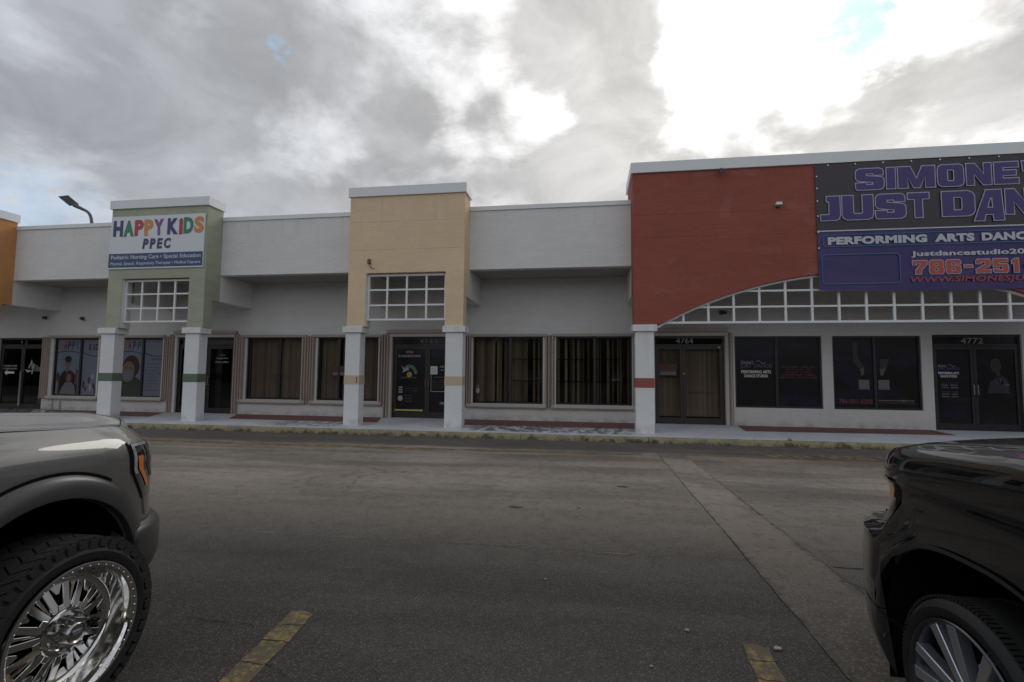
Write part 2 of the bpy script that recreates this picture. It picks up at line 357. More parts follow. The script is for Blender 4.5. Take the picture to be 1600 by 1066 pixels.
concrete('curb_base', (0.10, 0.095, 0.085), (0.16, 0.15, 0.13))
def sidewalk_m():
    m, n, b = new_mat('sidewalk'); co = n.coord(); x, y, z = n.sep(co)
    a = n.noise(co, 0.9, 6, 0.65, 0.5); wr = n.noise(n.scale(co, (1.2, 0.55, 1)), 4.5, 8, 0.78, 0.4)
    zone = n.math('MAXIMUM', n.mul(n.smooth(x, -3.4, -2.9), n.smooth(x, 1.4, 0.9)), n.mul(n.mul(n.smooth(x, -9.3, -8.7), n.smooth(x, -6.6, -7.0)), 0.75))
    zone = n.mul(zone, n.mul(n.smooth(y, 12.45, 12.7), n.smooth(y, 14.2, 13.9)))
    base = n.mix(n.smooth(a, 0.3, 0.7), (0.50, 0.515, 0.545), (0.62, 0.635, 0.66))
    base = n.mix(n.smooth(wr, 0.52, 0.66, 0, 0.30), base, (0.26, 0.26, 0.27))
    base = n.mix(n.mul(n.smooth(wr, 0.44, 0.54), n.mul(zone, 0.9)), base, (0.10, 0.10, 0.11))
    n.put(b.inputs['Base Color'], base); b.inputs['Roughness'].default_value = 0.7
    bn = n.node('ShaderNodeBump'); bn.inputs['Strength'].default_value = 0.3; bn.inputs['Distance'].default_value = 0.004
    n.put(bn.inputs['Height'], n.noise(co, 40, 5, 0.7)); n.put(b.inputs['Normal'], bn.outputs[0])
sidewalk_m()
def worn(name, col, amount, under, scale=9, moss=None, det=8):
    """old paint that has flaked off down to what it was painted on"""
    m, n, b = new_mat(name); co = n.coord(); x, y, z = n.sep(co)
    w = n.noise(co, scale, det, 0.78, 0.4); w2 = n.noise(co, scale*0.22, 4, 0.6)
    k = n.smooth(n.add(n.mul(w, 0.65), n.mul(w2, 0.35)), amount-0.035, amount+0.035)
    v = n.noise(co, 2.0, 4, 0.6)
    pc = n.mix(v, tuple(q*0.75 for q in col), tuple(min(1, q*1.15) for q in col))
    ck = n.smooth(n.voronoi(co, 11, 'DISTANCE_TO_EDGE'), 0.0, 0.035, 0.75, 0.0)
    pc = n.mix(ck, pc, under)
    c = n.mix(k, pc, under)
    if moss:
        mk = n.smooth(n.add(n.noise(n.scale(co, (1, 1, 1)), 3.4, 8, 0.75), n.mul(z, -1.3)), 0.40, 0.54)
        c = n.mix(n.mul(mk, 0.9), c, moss)
    n.put(b.inputs['Base Color'], c); b.inputs['Roughness'].default_value = 0.8; b.inputs['Specular IOR Level'].default_value = 0.3
    bn = n.node('ShaderNodeBump'); bn.inputs['Strength'].default_value = 0.5; bn.inputs['Distance'].default_value = 0.004
    n.put(bn.inputs['Height'], w); n.put(b.inputs['Normal'], bn.outputs[0])
worn('curb_yellow', (0.34, 0.29, 0.155), 0.52, (0.22, 0.20, 0.15), 6, (0.060, 0.056, 0.038))
worn('stripe', (0.25, 0.185, 0.074), 0.47, (0.105, 0.085, 0.055), 26)
worn('red_floor', (0.20, 0.088, 0.078), 0.64, (0.26, 0.22, 0.21), 8)
def faded(name, col, lo, hi, scale):
    """almost worn away road paint: what is left of it, and nothing in between"""
    m = bpy.data.materials.new(name); m.use_nodes = True; MATS[name] = m; t = m.node_tree; n = NT(t); b = t.nodes['Principled BSDF']
    co = n.coord(); w = n.noise(n.scale(co, (0.45, 1.2, 1)), scale, 7, 0.72, 0.3)
    b.inputs['Base Color'].default_value = c4(col); b.inputs['Roughness'].default_value = 0.85
    n.put(b.inputs['Alpha'], n.smooth(w, lo, hi, 0.0, 0.85))
faded('line_faded', (0.27, 0.195, 0.090), 0.40, 0.62, 3.0)
faded('hatch_faded', (0.36, 0.27, 0.13), 0.36, 0.56, 5.0)
faded('seam', (0.20, 0.18, 0.16), 0.42, 0.6, 4.0)

# ------------------------------------------------------------------ mesh helpers
LOC = {}
def wl(o):
    return LOC.get(o.name, Vector((0, 0, 0))) if o else Vector((0, 0, 0))
class MB:
    def __init__(s): s.v = []; s.f = []
    def pts(s, vs, fs):
        o = len(s.v); s.v += [tuple(q) for q in vs]; s.f += [tuple(o+i for i in f) for f in fs]; return s
    def box(s, x0, x1, y0, y1, z0, z1):
        return s.pts([(x0,y0,z0),(x1,y0,z0),(x1,y1,z0),(x0,y1,z0),(x0,y0,z1),(x1,y0,z1),(x1,y1,z1),(x0,y1,z1)],
                     [(0,3,2,1),(4,5,6,7),(0,1,5,4),(1,2,6,5),(2,3,7,6),(3,0,4,7)])
    def poly_y(s, pts, y0, y1):
        """polygon in x,z pushed from y0 to y1; counter clockwise seen from -y"""
        n = len(pts); vs = [(x, y0, z) for x, z in pts] + [(x, y1, z) for x, z in pts]
        return s.pts(vs, [tuple(range(n)), tuple(range(2*n-1, n-1, -1))] + [(i, n+i, n+(i+1) % n, (i+1) % n) for i in range(n)])
    def poly_z(s, pts, z0, z1):
        n = len(pts); vs = [(x, y, z0) for x, y in pts] + [(x, y, z1) for x, y in pts]
        return s.pts(vs, [tuple(range(n-1, -1, -1)), tuple(range(n, 2*n))] + [(i, (i+1) % n, n+(i+1) % n, n+i) for i in range(n)])
    def tube(s, path, r, n=8, r1=None):
        path = [Vector(p) for p in path]; rings = []; up = Vector((0.13, 0.31, 0.94))
        for i, p in enumerate(path):
            t = (path[min(i+1, len(path)-1)] - path[max(i-1, 0)]).normalized()
            a = t.cross(up)
            if a.length < 1e-3: a = t.cross(Vector((1, 0, 0)))
            a.normalize(); b = t.cross(a); rr = r if r1 is None else r+(r1-r)*i/(len(path)-1)
            rings.append([p + a*cos(2*pi*k/n)*rr + b*sin(2*pi*k/n)*rr for k in range(n)])
        vs = [q for g in rings for q in g]
        fs = [(i*n+k, i*n+(k+1) % n, (i+1)*n+(k+1) % n, (i+1)*n+k) for i in range(len(path)-1) for k in range(n)]
        fs += [tuple(range(n-1, -1, -1)), tuple((len(path)-1)*n+k for k in range(n))]
        return s.pts(vs, fs)
    def lathe_x(s, prof, n=48, closed=False, sx=1):
        """profile of (x, r) turned round the x axis"""
        m = len(prof); vs = [(sx*x, r*cos(2*pi*k/n), r*sin(2*pi*k/n)) for k in range(n) for x, r in prof]
        fs = []
        for k in range(n):
            for i in range(m if closed else m-1):
                j = (i+1) % m; k2 = (k+1) % n; q = (k*m+i, k*m+j, k2*m+j, k2*m+i)
                fs.append(q if sx < 0 else q[::-1])
        return s.pts(vs, fs)
    def grid(s, rows, flip=False):
        m = len(rows[0]); vs = [p for r in rows for p in r]
        fs = [(i*m+j, i*m+j+1, (i+1)*m+j+1, (i+1)*m+j) for i in range(len(rows)-1) for j in range(m-1)]
        if flip: fs = [f[::-1] for f in fs]
        return s.pts(vs, fs)
    def build(s, name, mat, parent=None, smooth=False, bevel=0.0, label=None, kind=None, weld=False):
        me = bpy.data.meshes.new(name); o = bpy.data.objects.new(name, me)
        off = wl(parent)
        me.from_pydata([(x-off[0], y-off[1], z-off[2]) for x, y, z in s.v], [], s.f)
        me.materials.append(MATS[mat]); me.validate(); me.update()
        COL.objects.link(o); LOC[o.name] = off
        if parent: o.parent = parent
        if smooth:
            for p in me.polygons: p.use_smooth = True
            me.set_sharp_from_angle(angle=radians(38 if smooth is True else smooth))
        if weld:
            w = o.modifiers.new('weld', 'WELD'); w.merge_threshold = 0.0004
        if bevel:
            b = o.modifiers.new('bevel', 'BEVEL'); b.width = bevel; b.segments = 2; b.limit_method = 'ANGLE'; b.angle_limit = radians(40)
        if label: o['label'] = label
        if kind: o['kind'] = kind
        return o
def box(name, mat, parent, x0, x1, y0, y1, z0, z1, **kw): return MB().box(x0, x1, y0, y1, z0, z1).build(name, mat, parent, **kw)
def tag(o, label, cat, group=None):
    o['label'] = label; o['category'] = cat
    if group: o['group'] = group
    return o
def thing(name, loc, label, cat, group=None):
    o = bpy.data.objects.new(name, None); o.location = loc; COL.objects.link(o); LOC[o.name] = Vector(loc)
    o.empty_display_size = 0.2
    return tag(o, label, cat, group)
def structure(o): o['kind'] = 'structure'; return o
def ellipse(cx, cz, rx, rz, n=28, a0=0, a1=2*pi):
    return [(cx+rx*cos(a0+(a1-a0)*i/n), cz+rz*sin(a0+(a1-a0)*i/n)) for i in range(n if abs(a1-a0-2*pi) < 1e-6 else n+1)]
def text(body, x0, x1, z0, z1, y, mat, parent, name='lettering', off=0.0, depth=0.002, shear=0.0, uv=False, rot=0.0, zfun=None):
    """lettering as real mesh, fitted to the rectangle x0..x1, z0..z1 on the plane y (facing -y)"""
    cu = bpy.data.curves.new('txt', 'FONT'); cu.body = body; cu.size = 1; cu.offset = off; cu.extrude = 0.01; cu.shear = shear; cu.resolution_u = 3
    cu.align_x = 'CENTER'; cu.space_character = 1.0 + off*1.2
    to = bpy.data.objects.new('txt', cu); COL.objects.link(to)
    dg = bpy.context.evaluated_depsgraph_get(); dg.update()
    me = bpy.data.meshes.new_from_object(to.evaluated_get(dg)); bpy.data.objects.remove(to)
    vs = [v.co.copy() for v in me.vertices]
    u0 = min(v.x for v in vs); u1 = max(v.x for v in vs); v0 = min(v.y for v in vs); v1 = max(v.y for v in vs)
    off3 = wl(parent); ax = (x1-x0)/(u1-u0); az = (z1-z0)/(v1-v0)
    for v, q in zip(me.vertices, vs):
        X = x0+(q.x-u0)*ax; Z = z0+(q.y-v0)*az
        if rot:
            cx_, cz_ = (x0+x1)/2, (z0+z1)/2; dx_, dz_ = X-cx_, Z-cz_
            X, Z = cx_+dx_*cos(rot)-dz_*sin(rot), cz_+dx_*sin(rot)+dz_*cos(rot)
        v.co = (X-off3[0], y-(depth if q.z > 0 else 0.0)-off3[1], Z-off3[2])
    if uv:
        ul = me.uv_layers.new(name='UVMap')
        for lp in me.loops: ul.data[lp.index].uv = ((vs[lp.vertex_index].x-u0)/(u1-u0), (vs[lp.vertex_index].y-v0)/(v1-v0))
    me.materials.clear(); me.materials.append(MATS[mat])
    o = bpy.data.objects.new(name, me); COL.objects.link(o); LOC[o.name] = off3; o.parent = parent
    return o

# ------------------------------------------------------------------ ground
YP, YPB, YT, YF, YW = 12.93, 13.26, 13.55, 13.55, 15.10     # pier front, pier back, tower back, fascia, shop wall
ZS, ZSW = 0.13, 0.18                                         # pavement height at the kerb and at the wall
XL, XR = -26.0, 24.0
g = MB(); n_ = 40
g.pts([(-1500, -1500, 0), (1500, -1500, 0), (1500, 1500, 0), (-1500, 1500, 0)], [(0, 1, 2, 3)])
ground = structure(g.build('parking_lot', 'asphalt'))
rows = MB()
def jag(xf, y0, y1, step, amp):
    pts = []; y = y0
    while y < y1: pts.append((xf(y)+random.uniform(-amp, amp), y)); y += step*random.uniform(.6, 1.4)
    pts.append((xf(y1), y1)); return pts
lf = jag(lambda y: 1.37+0.008*(y-2.5), -6, 10.55, 0.13, 0.007); rt = jag(lambda y: 2.01-0.010*(y-4), -6, 10.62, 0.13, 0.007)
rows.poly_z([(x, y) for x, y in rt] + [(x, y) for x, y in lf[::-1]], 0.0005, 0.004)
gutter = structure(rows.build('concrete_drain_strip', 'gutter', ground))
def ribbon(pts, w0, z=0.008, rnd=0.5):
    m = MB(); L = []; R = []
    for i, p in enumerate(pts):
        a = pts[max(i-1, 0)]; b = pts[min(i+1, len(pts)-1)]; tx, ty = b[0]-a[0], b[1]-a[1]; l = sqrt(tx*tx+ty*ty)+1e-9
        w = w0*(1+random.uniform(-rnd, rnd))/2
        L.append((p[0]-ty/l*w, p[1]+tx/l*w, z)); R.append((p[0]+ty/l*w, p[1]-tx/l*w, z))
    return m.grid([L, R])
for pts, w in ((lf, 0.005), (rt, 0.004)):
    structure(ribbon(pts, w, 0.006, 0.9).build('joint_crack', 'crack', gutter))
def wander(x0, y0, x1, y1, n, amp):
    out = []; ox = oy = 0
    for i in range(n+1):
        t = i/n; ox = ox*0.6+random.uniform(-amp, amp); oy = oy*0.6+random.uniform(-amp, amp)
        out.append((x0+(x1-x0)*t+ox, y0+(y1-y0)*t+oy))
    return out
for (a, b_, c, e, k, am, w) in ((-2.55, 2.98, -2.05, 2.93, 12, 0.02, 0.004), (-1.78, 2.60, -1.55, 2.50, 6, 0.012, 0.004), (0.75, 2.45, 1.25, 2.62, 10, 0.02, 0.004),
                          (2.05, 4.62, 5.0, 4.66, 20, 0.006, 0.010), (2.0, 4.3, 2.9, 2.9, 14, 0.03, 0.006)):
    structure(ribbon(wander(a, b_, c, e, k, am), w, 0.005, 0.8).build('surface_crack', 'crack', ground))
structure(ribbon(wander(-3.5, 4.60, 1.37, 4.64, 40, 0.006), 0.020, 0.0045, 0.3).build('paving_seam', 'seam', ground))
structure(ribbon(wander(-1.3, 4.625, 1.37, 4.665, 30, 0.005), 0.005, 0.0065, 0.8).build('paving_seam', 'crack', ground))
def blot(cx, cy, rx, ry, mat, name, z=0.005):
    pts = []; 
    for i in range(22):
        a = 2*pi*i/22; r = random.uniform(.6, 1.1); pts.append((cx+rx*r*cos(a), cy+ry*r*sin(a)))
    return MB().poly_z(pts, z-0.002, z).build(name, mat, ground)
for c in ((-0.85, 6.0, 0.10, 0.06), (0.50, 7.35, 0.09, 0.05), (-0.1, 6.1, 0.02, 0.03), (-4.6, 9.5, 0.05, 0.05)):
    structure(blot(*c, 'oil', 'oil_stain'))
def stripe(xa, xb, y1, y0, lab, cut=0.0, sl=0.0):
    top = [(xa+(xb-xa)*i/6+random.uniform(-.004, .004), y1-0.03*abs(i/6-0.35)*2-cut*(i/6)+random.uniform(-.01, .01)) for i in range(7)]
    L = [(xa+0.0+random.uniform(-.007, .007), y1-0.12*i-0.08) for i in range(1, int((y1-y0)/0.12))]
    R = [(xb+random.uniform(-.007, .007), y1-0.12*i-0.08) for i in range(1, int((y1-y0)/0.12))]
    shr = lambda P_: [(x+sl*(y1-y), y) for x, y in P_]
    o = MB().poly_z(shr(L[::-1] + top + R), 0.001, 0.006).build('parking_stripe', 'stripe')
    for k in range(5):
        yy = y1-0.14-0.2*k-random.uniform(0, .1)
        ribbon(wander(xa-.01+sl*(y1-yy), yy, xb+.01+sl*(y1-yy), yy-random.uniform(-.05, .05), 7, 0.012), 0.007, 0.0075, 0.6).build('crack', 'crack', o)
    return tag(o, lab, 'road marking', 'yellow parking bay stripes')
stripe(-1.955, -1.795, 3.17, -2.2, 'cracked yellow parking stripe beside the big chrome truck wheel', sl=.10)
stripe(0.920, 1.060, 3.24, -2.2, 'flaking yellow parking stripe next to the black vehicle', sl=-.08)
structure(MB().poly_z([(-16, 9.93), (-3.2, 10.03), (1.1, 10.28), (1.1, 10.46), (-3.2, 10.32), (-16, 10.26)], 0.001, 0.0045).build('fire_lane_line', 'line_faded', ground))
structure(MB().poly_z([(1.95, 10.40), (9.5, 10.44), (9.5, 10.53), (1.95, 10.48)], 0.001, 0.0045).build('fire_lane_line', 'line_faded', ground))
h = MB()
for i in range(13):
    if i in (4, 9): continue
    x = 3.55+0.22*i; h.poly_z([(x, 10.98), (x+0.16, 10.60), (x+0.25, 10.60), (x+0.09, 10.98)], 0.001, 0.0045)
structure(h.build('hatch_marks', 'hatch_faded', ground))

plain('foliage_far', (0.045, 0.06, 0.03), 0.9, var=0.4, vscale=0.3)
tb = MB(); rb = random.Random(3)  # added trees behind the camera, tall enough to keep sky out of window reflections
for i in range(110):
    a = radians(-185+190*i/110); R_ = rb.uniform(62, 70); hx, hy_ = R_*cos(a), R_*sin(a); hh = rb.uniform(8.0, 11.5); ww = rb.uniform(3.5, 5.5)
    ring = []
    for lv in range(5):
        zq = hh*(lv/4); rr_ = ww*(1-.25*abs(lv-2))*rb.uniform(.8, 1.1)*(0.25 if lv == 4 else 1)
        ring.append([(hx+rr_*cos(2*pi*k/9)*rb.uniform(.8, 1.15), hy_+rr_*sin(2*pi*k/9)*rb.uniform(.8, 1.15), zq+rb.uniform(-.3, .3)) for k in range(10)])
    for r_ in ring: r_[-1] = r_[0]
    tb.grid(ring)
tag(tb.build('added_tree_belt', 'foliage_far', kind='stuff'), 'unseen dark green tree belt added behind the camera to darken the reflections', 'trees')
sw = MB().pts([(XL, 12.27, ZS), (XR, 12.27, ZS), (XR, 15.4, ZSW+0.005), (XL, 15.4, ZSW+0.005), (XL, 12.27, 0), (XR, 12.27, 0)], [(0, 1, 2, 3), (4, 5, 1, 0)])
sidewalk = structure(sw.build('sidewalk', 'sidewalk'))
def sz(y): return ZS+(ZSW+0.005-ZS)*(y-12.27)/(15.4-12.27)
def paint_patch(pts):
    v = [(x, y, sz(y)+0.004) for x, y in pts]
    return structure(MB().pts(v, [tuple(range(len(v)))]).build('red_painted_strip', 'red_floor', sidewalk))
paint_patch([(-19.4, 13.85), (-13.7, 13.80), (-14.35, 15.1), (-19.4, 15.1)])
paint_patch([(-10.9, 13.78), (-6.05, 13.75), (-6.5, 15.1), (-11.6, 15.1)])
paint_patch([(-3.55, 13.70), (1.75, 13.74), (1.65, 15.1), (-3.82, 15.1)])
paint_patch([(4.12, 13.84), (9.20, 14.05), (9.30, 15.1), (4.27, 15.1)])
# kerb in cast lengths
curb = bpy.data.objects.new('curb', None); COL.objects.link(curb); structure(curb)
x = XL; k = 0
while x < XR:
    L = 3.05; x1 = x+L-0.012
    dz_ = random.uniform(-.004, .004); dy_ = random.uniform(-.006, .006)
    n2 = 24; rowsg = []
    prof = [(12.125, 0.0), (12.13, 0.06), (12.14, 0.115), (12.155, 0.131), (12.18, 0.134), (12.27, 0.134), (12.272, 0.0)]
    for i in range(n2+1):
        xx = x+(x1-x)*i/n2; j = random.uniform(-.004, .006)
        if random.random() < 0.06: j += 0.022
        rowsg.append([(xx, yy+dy_+(j if 0.03 < z_ < 0.14 and yy < 12.2 else 0), z_+(dz_-abs(j)*0.5 if z_ > .1 else 0)) for yy, z_ in prof])
    m = MB().grid(rowsg, flip=True)
    for r in (rowsg[0], rowsg[-1]): m.pts(r, [tuple(range(len(r)))])
    m.build('curb_section', 'curb_yellow', curb, smooth=50)
    x += L
for (lx, ly, s_) in ((1.105, 3.20, .024), (0.62, 3.33, 0.016), (-0.32, 3.95, .012), (1.83, 4.95, .012), (0.35, 2.9, .010)):
    pts = [(lx+s_*random.uniform(.5, 1.2)*cos(a), ly+s_*random.uniform(.4, 1)*sin(a)*1.2) for a in [i*2*pi/9 for i in range(9)]]
    tag(MB().poly_z(pts, 0.006, 0.011+s_*0.15).build('paper_scrap', 'litter'), {.024: 'pale paper scrap by the tip of the right yellow stripe', .016: 'tiny pale paper crumb left of the right yellow stripe', .012: 'tiny pale crumb on the open asphalt, farthest from the stripes' if lx < 0 else 'tiny pale crumb on the concrete drain strip'}.get(s_, 'tiny pale crumb at the bottom edge between the two yellow stripes'), 'litter', 'paper scraps on the asphalt')
for (lx, w_, lb) in ((4.55, 0.06, 'small broken white cup on the curb in front of the red tower'), (-2.55, 0.04, 'flattened white wrapper at the foot of the curb, left of centre'), (-1.75, 0.03, 'small white wrapper at the foot of the curb below the striped blinds')):
    m = MB()
    if lx > 0:
        m.lathe_x([(0, .0), (0, .026), (.07, .034), (.07, .031), (0.005, .023)], 12)
        m.v = [(lx+a, 12.20+b, .134+.034+c) for a, b, c in m.v]
    else:
        m.poly_z([(lx, 12.02), (lx+w_, 12.0), (lx+w_*1.3, 12.05), (lx+w_*.4, 12.08)], 0.001, 0.012)
    tag(m.build('litter_cup' if lx > 0 else 'wrapper', 'litter'), lb, 'litter')

# ------------------------------------------------------------------ the strip of shops
mall = thing('strip_mall', (0, 15.1, 0), 'single storey strip mall with white, green, tan and red painted stucco fronts', 'building')
Z_SOF, Z_FT, Z_ST = 4.57, 6.26, 3.75
# shop wall with real openings: list of (x0, x1, z0, z1)
WIN = [(-19.07, -17.20), (-16.47, -14.60), (-11.37, -9.36), (-8.79, -6.67), (-3.53, -1.33), (-0.93, 1.34)]
DOOR = [(-21.45, -19.45), (-14.03, -11.83), (-6.20, -4.10), (2.00, 3.98)]
BIG = [(4.25, 6.59), (6.87, 9.12)]
opens = [(a, b, 0.69, 2.76) for a, b in WIN] + [(a, b, 0.0, 2.77) for a, b in DOOR] + [(a, b, 0.70, 2.76) for a, b in BIG] + [(9.40, 11.56, 0.0, 2.79)]
opens.sort(); m = MB(); x = XL
for a, b_, z0, z1 in opens:
    m.box(x, a, YW, YW+0.24, 0, 4.9); m.box(a, b_, YW, YW+0.24, z1, 4.9)
    if z0 > 0.1: m.box(a, b_, YW, YW+0.24, 0, z0)
    x = b_
m.box(x, XR, YW, YW+0.24, 0, 4.9)
m.build('store_wall', 'store_white', mall)
# room behind
m = MB(); m.box(XL, XR, 19.5, 19.7, 0, 4.9); m.box(XL, XR, YW+0.24, 19.5, 4.0, 4.1); m.box(XL, XR, YW+0.24, 19.5, 0.10, 0.18)
for xx in (XL, -19.25, -14.3, -6.45, 1.7, 9.25, XR-0.1): m.box(xx, xx+0.1, YW+0.26, 19.5, 0.18, 4.0)
m.build('interior', 'room', mall)
box('roof', 'coping_dark', mall, XL, XR, YF+0.25, 32, 5.9, 6.0)
box('rear_wall', 'wall_white', mall, XL, XR, 31.8, 32, 0, 5.9)
MB().box(XL, XL+.2, YW+.24, 31.8, 0, 5.9).box(XR-.2, XR, YW+.24, 31.8, 0, 5.9).build('end_wall', 'wall_white', mall)
# towers and fascias
TOW = [('orange', -22.2, -18.88, 6.52, 6.79), ('green', -14.53, -11.21, 6.58, 6.85), ('yellow', -6.67, -3.31, 6.60, 6.87), ('red', 1.20, 12.15, 6.88, 7.16)]
edges = [XL, -22.2, -18.88, -14.53, -11.21, -6.67, -3.31, 1.20, 12.15, XR]
for i in range(0, len(edges), 2):
    a, b_ = edges[i], edges[i+1]
    fa = box('fascia', 'wall_white', mall, a, b_, YF, YF+0.25, Z_SOF, 6.29)
    box('coping', 'coping', fa, a, b_, YF-0.035, YF+0.30, 6.27, 6.39)
MB().box(XL, XR, YF+0.255, YW-0.003, Z_SOF+0.004, Z_SOF+0.08).build('soffit', 'soffit', mall)
for a, s_ in ((-18.88, 1), (-14.53, -1), (-11.21, 1), (-6.67, -1), (-3.31, 1), (1.20, -1), (12.15, 1), (-22.2, -1)):
    x0, x1 = sorted((a-0.004*s_, a-0.26*s_))
    box('side_beam', 'wall_white', mall, x0, x1, YT+0.003, YW-0.004, Z_ST, Z_SOF+0.002)
BAND = {'orange': 'band_yellow', 'green': 'band_green', 'yellow': 'band_yellow', 'red': 'band_red'}
def pier(x0, x1, band, lab=None):
    dp = YPB-YP
    p = box('pier', 'pier_white', mall, x0, x1, YP, YPB, ZS, 2.722, bevel=0.012, label=lab)
    box('pier_cap', 'pier_white', p, x0-0.075, x1+0.075, YP-0.06, YPB+0.05, 2.724, 2.895, bevel=0.008)
    box('painted_band', band, p, x0-0.006, x1+0.006, YP-0.006, YPB+0.006, 1.285, 1.53)
    return p
def lattice(par, x0, x1, z0, z1, nx, nz, y=13.06, w=0.052):
    fr = MB()
    fr.box(x0, x0+w, y-.02, y+.04, z0, z1).box(x1-w, x1, y-.02, y+.04, z0, z1).box(x0+w, x1-w, y-.02, y+.04, z1-w, z1).box(x0+w, x1-w, y-.02, y+.04, z0, z0+w)
    fr.build('lattice_frame', 'lattice', par, bevel=.003)
    for i in range(1, nx):
        xx = x0+(x1-x0)*i/nx; box('lattice_bar', 'lattice', par, xx-w/2, xx+w/2, y-.012, y+.03, z0+w, z1-w)
    for j in range(1, nz):
        zz2 = z0+(z1-z0)*j/nz
        for i in range(nx):
            a = x0+(x1-x0)*i/nx+w*.5+.001; b2 = x0+(x1-x0)*(i+1)/nx-w*.5-.001
            if i == 0: a = x0+w
            if i == nx-1: b2 = x1-w
            box('lattice_bar', 'lattice', par, a, b2, y-.010, y+.028, zz2-w*.45, zz2+w*.45)
for nm, a, b_, zb, zt in TOW:
    inset = 0.62
    t = MB()
    if nm != 'red':
        oz0, oz1 = 2.90, 4.405; oa, ob = {'orange': (a+.5, b_-.5), 'green': (-14.03, -11.73), 'yellow': (-6.14, -3.82)}[nm]
        zg = 3.07
        t.box(a, oa, YP, YPB, 2.897, oz1); t.box(ob, b_, YP, YPB, 2.897, oz1); t.box(a, b_, YP, YPB, oz1, zb)
    else:
        # wall cut by the segmental arch
        cx_, zt_, R_ = 6.68, 4.18, 9.7; N = 48; xa, xb = cx_-4.93, cx_+4.93
        arc = []
        for i in range(N+1):
            xx = xa+(xb-xa)*i/N; arc.append((xx, zt_-R_+sqrt(R_*R_-(xx-cx_)**2)-0.0))
        arc[0] = (xa, 2.897); arc[-1] = (xb, 2.897)
        t.box(a, xa, YP, YPB, 2.897, zb); t.box(xb, b_, YP, YPB, 2.897, zb)
        for i in range(N):
            (p0, q0), (p1, q1) = arc[i], arc[i+1]
            t.pts([(p0, YP, q0), (p1, YP, q1), (p1, YP, zb), (p0, YP, zb), (p0, YPB, q0), (p1, YPB, q1), (p1, YPB, zb), (p0, YPB, zb)],
                  [(0, 1, 2, 3), (7, 6, 5, 4), (0, 4, 5, 1), (3, 2, 6, 7)])
    t.box(a, a+.3, YPB+.001, YT, Z_ST, zb-.002); t.box(b_-.3, b_, YPB+.001, YT, Z_ST, zb-.002); t.box(a+.3, b_-.3, YPB+.001, YT, Z_SOF, zb-.003)
    t.box(a+.002, a+.3, YT, YF+0.9, Z_SOF+.09, zb-.002); t.box(b_-.3, b_-.002, YT, YF+0.9, Z_SOF+.09, zb-.002) if nm == 'red' else None
    tw = t.build('tower' if nm != 'red' else 'arched_tower', nm, mall, label={'orange': 'orange stucco tower cut off by the left edge of the photo', 'green': 'sage green stucco tower', 'yellow': 'tan stucco tower', 'red': 'wide brick red stucco front with a low arch'}[nm])
    back = YF+(0.95 if nm == 'red' else 0.04)
    MB().box(a-.05, b_+.05, YP-.05, back, zb, zt).build('coping', 'coping', tw, bevel=.006)
    if nm == 'red':
        cxm = 6.68; fr = MB(); w = .07
        N = 48; ring = []
        for i in range(N):
            p0 = xa+(xb-xa)*i/N; p1 = xa+(xb-xa)*(i+1)/N
            z_of = lambda q: zt_-R_+sqrt(R_*R_-(q-cx_)**2)
            q0, q1 = z_of(p0)-.003, z_of(p1)-.003
            fr.pts([(p0, 13.02, q0-.055), (p1, 13.02, q1-.055), (p1, 13.02, q1), (p0, 13.02, q0), (p0, 13.10, q0-.055), (p1, 13.10, q1-.055), (p1, 13.10, q1), (p0, 13.10, q0)],
                   [(0, 1, 2, 3), (7, 6, 5, 4), (0, 4, 5, 1), (3, 2, 6, 7)])
        fr.build('lattice_frame', 'lattice', tw)
        box('lattice_frame', 'lattice', tw, xa-.05, xb+.05, 13.015, 13.09, 2.925, 2.98)
        xs = [2.45+.6125*i for i in range(15)]
        for q in xs:
            zt2 = zt_-R_+sqrt(R_*R_-(q-cx_)**2)-.05
            if zt2 > 3.0: box('lattice_bar', 'lattice', tw, q-.026, q+.026, 13.04, 13.085, 2.98, zt2)
        for zq in (3.345, 3.745):
            half = sqrt(R_*R_-(zq-zt_+R_)**2)
            pts_ = [cx_-half+.05]+[q for q in xs if abs(q-cx_) < half-.05]+[cx_+half-.05]
            for i in range(len(pts_)-1):
                box('lattice_bar', 'lattice', tw, pts_[i]+(.027 if i else 0), pts_[i+1]-(.027 if i < len(pts_)-2 else 0), 13.042, 13.083, zq-.023, zq+.023)
        pier(1.235, 1.70, BAND[nm]); pier(11.64, 12.12, BAND[nm])
    else:
        # white reveal lining of the opening
        MB().box(oa-.004, oa+.012, YP+.02, YPB, 2.90, oz1).box(ob-.012, ob+.004, YP+.02, YPB, 2.90, oz1).build('reveal_lining', 'pier_white', tw)
        lattice(tw, oa+.014, ob-.014, zg, oz1-.03, 4, 3)
pier(-14.66, -14.18, 'band_green'); pier(-11.77, -11.30, 'band_green')
pier(-6.70, -6.26, 'band_yellow'); pier(-3.80, -3.315, 'band_yellow')
pier(-22.1, -21.6, 'band_yellow'); MB().box(-19.4, -19.02, YP, YP+.12, ZS, 2.72).build('pier', 'pier_white', mall)
pn = MB().box(-6.335, -6.315, YP-.009, YP-.006, 1.33, 1.49).box(-6.36, -6.30, YP-.009, YP-.006, 1.33, 1.345).box(-6.352, -6.335, YP-.009, YP-.006, 1.45, 1.468)
pn.build('number_mark', 'black_frame', mall)

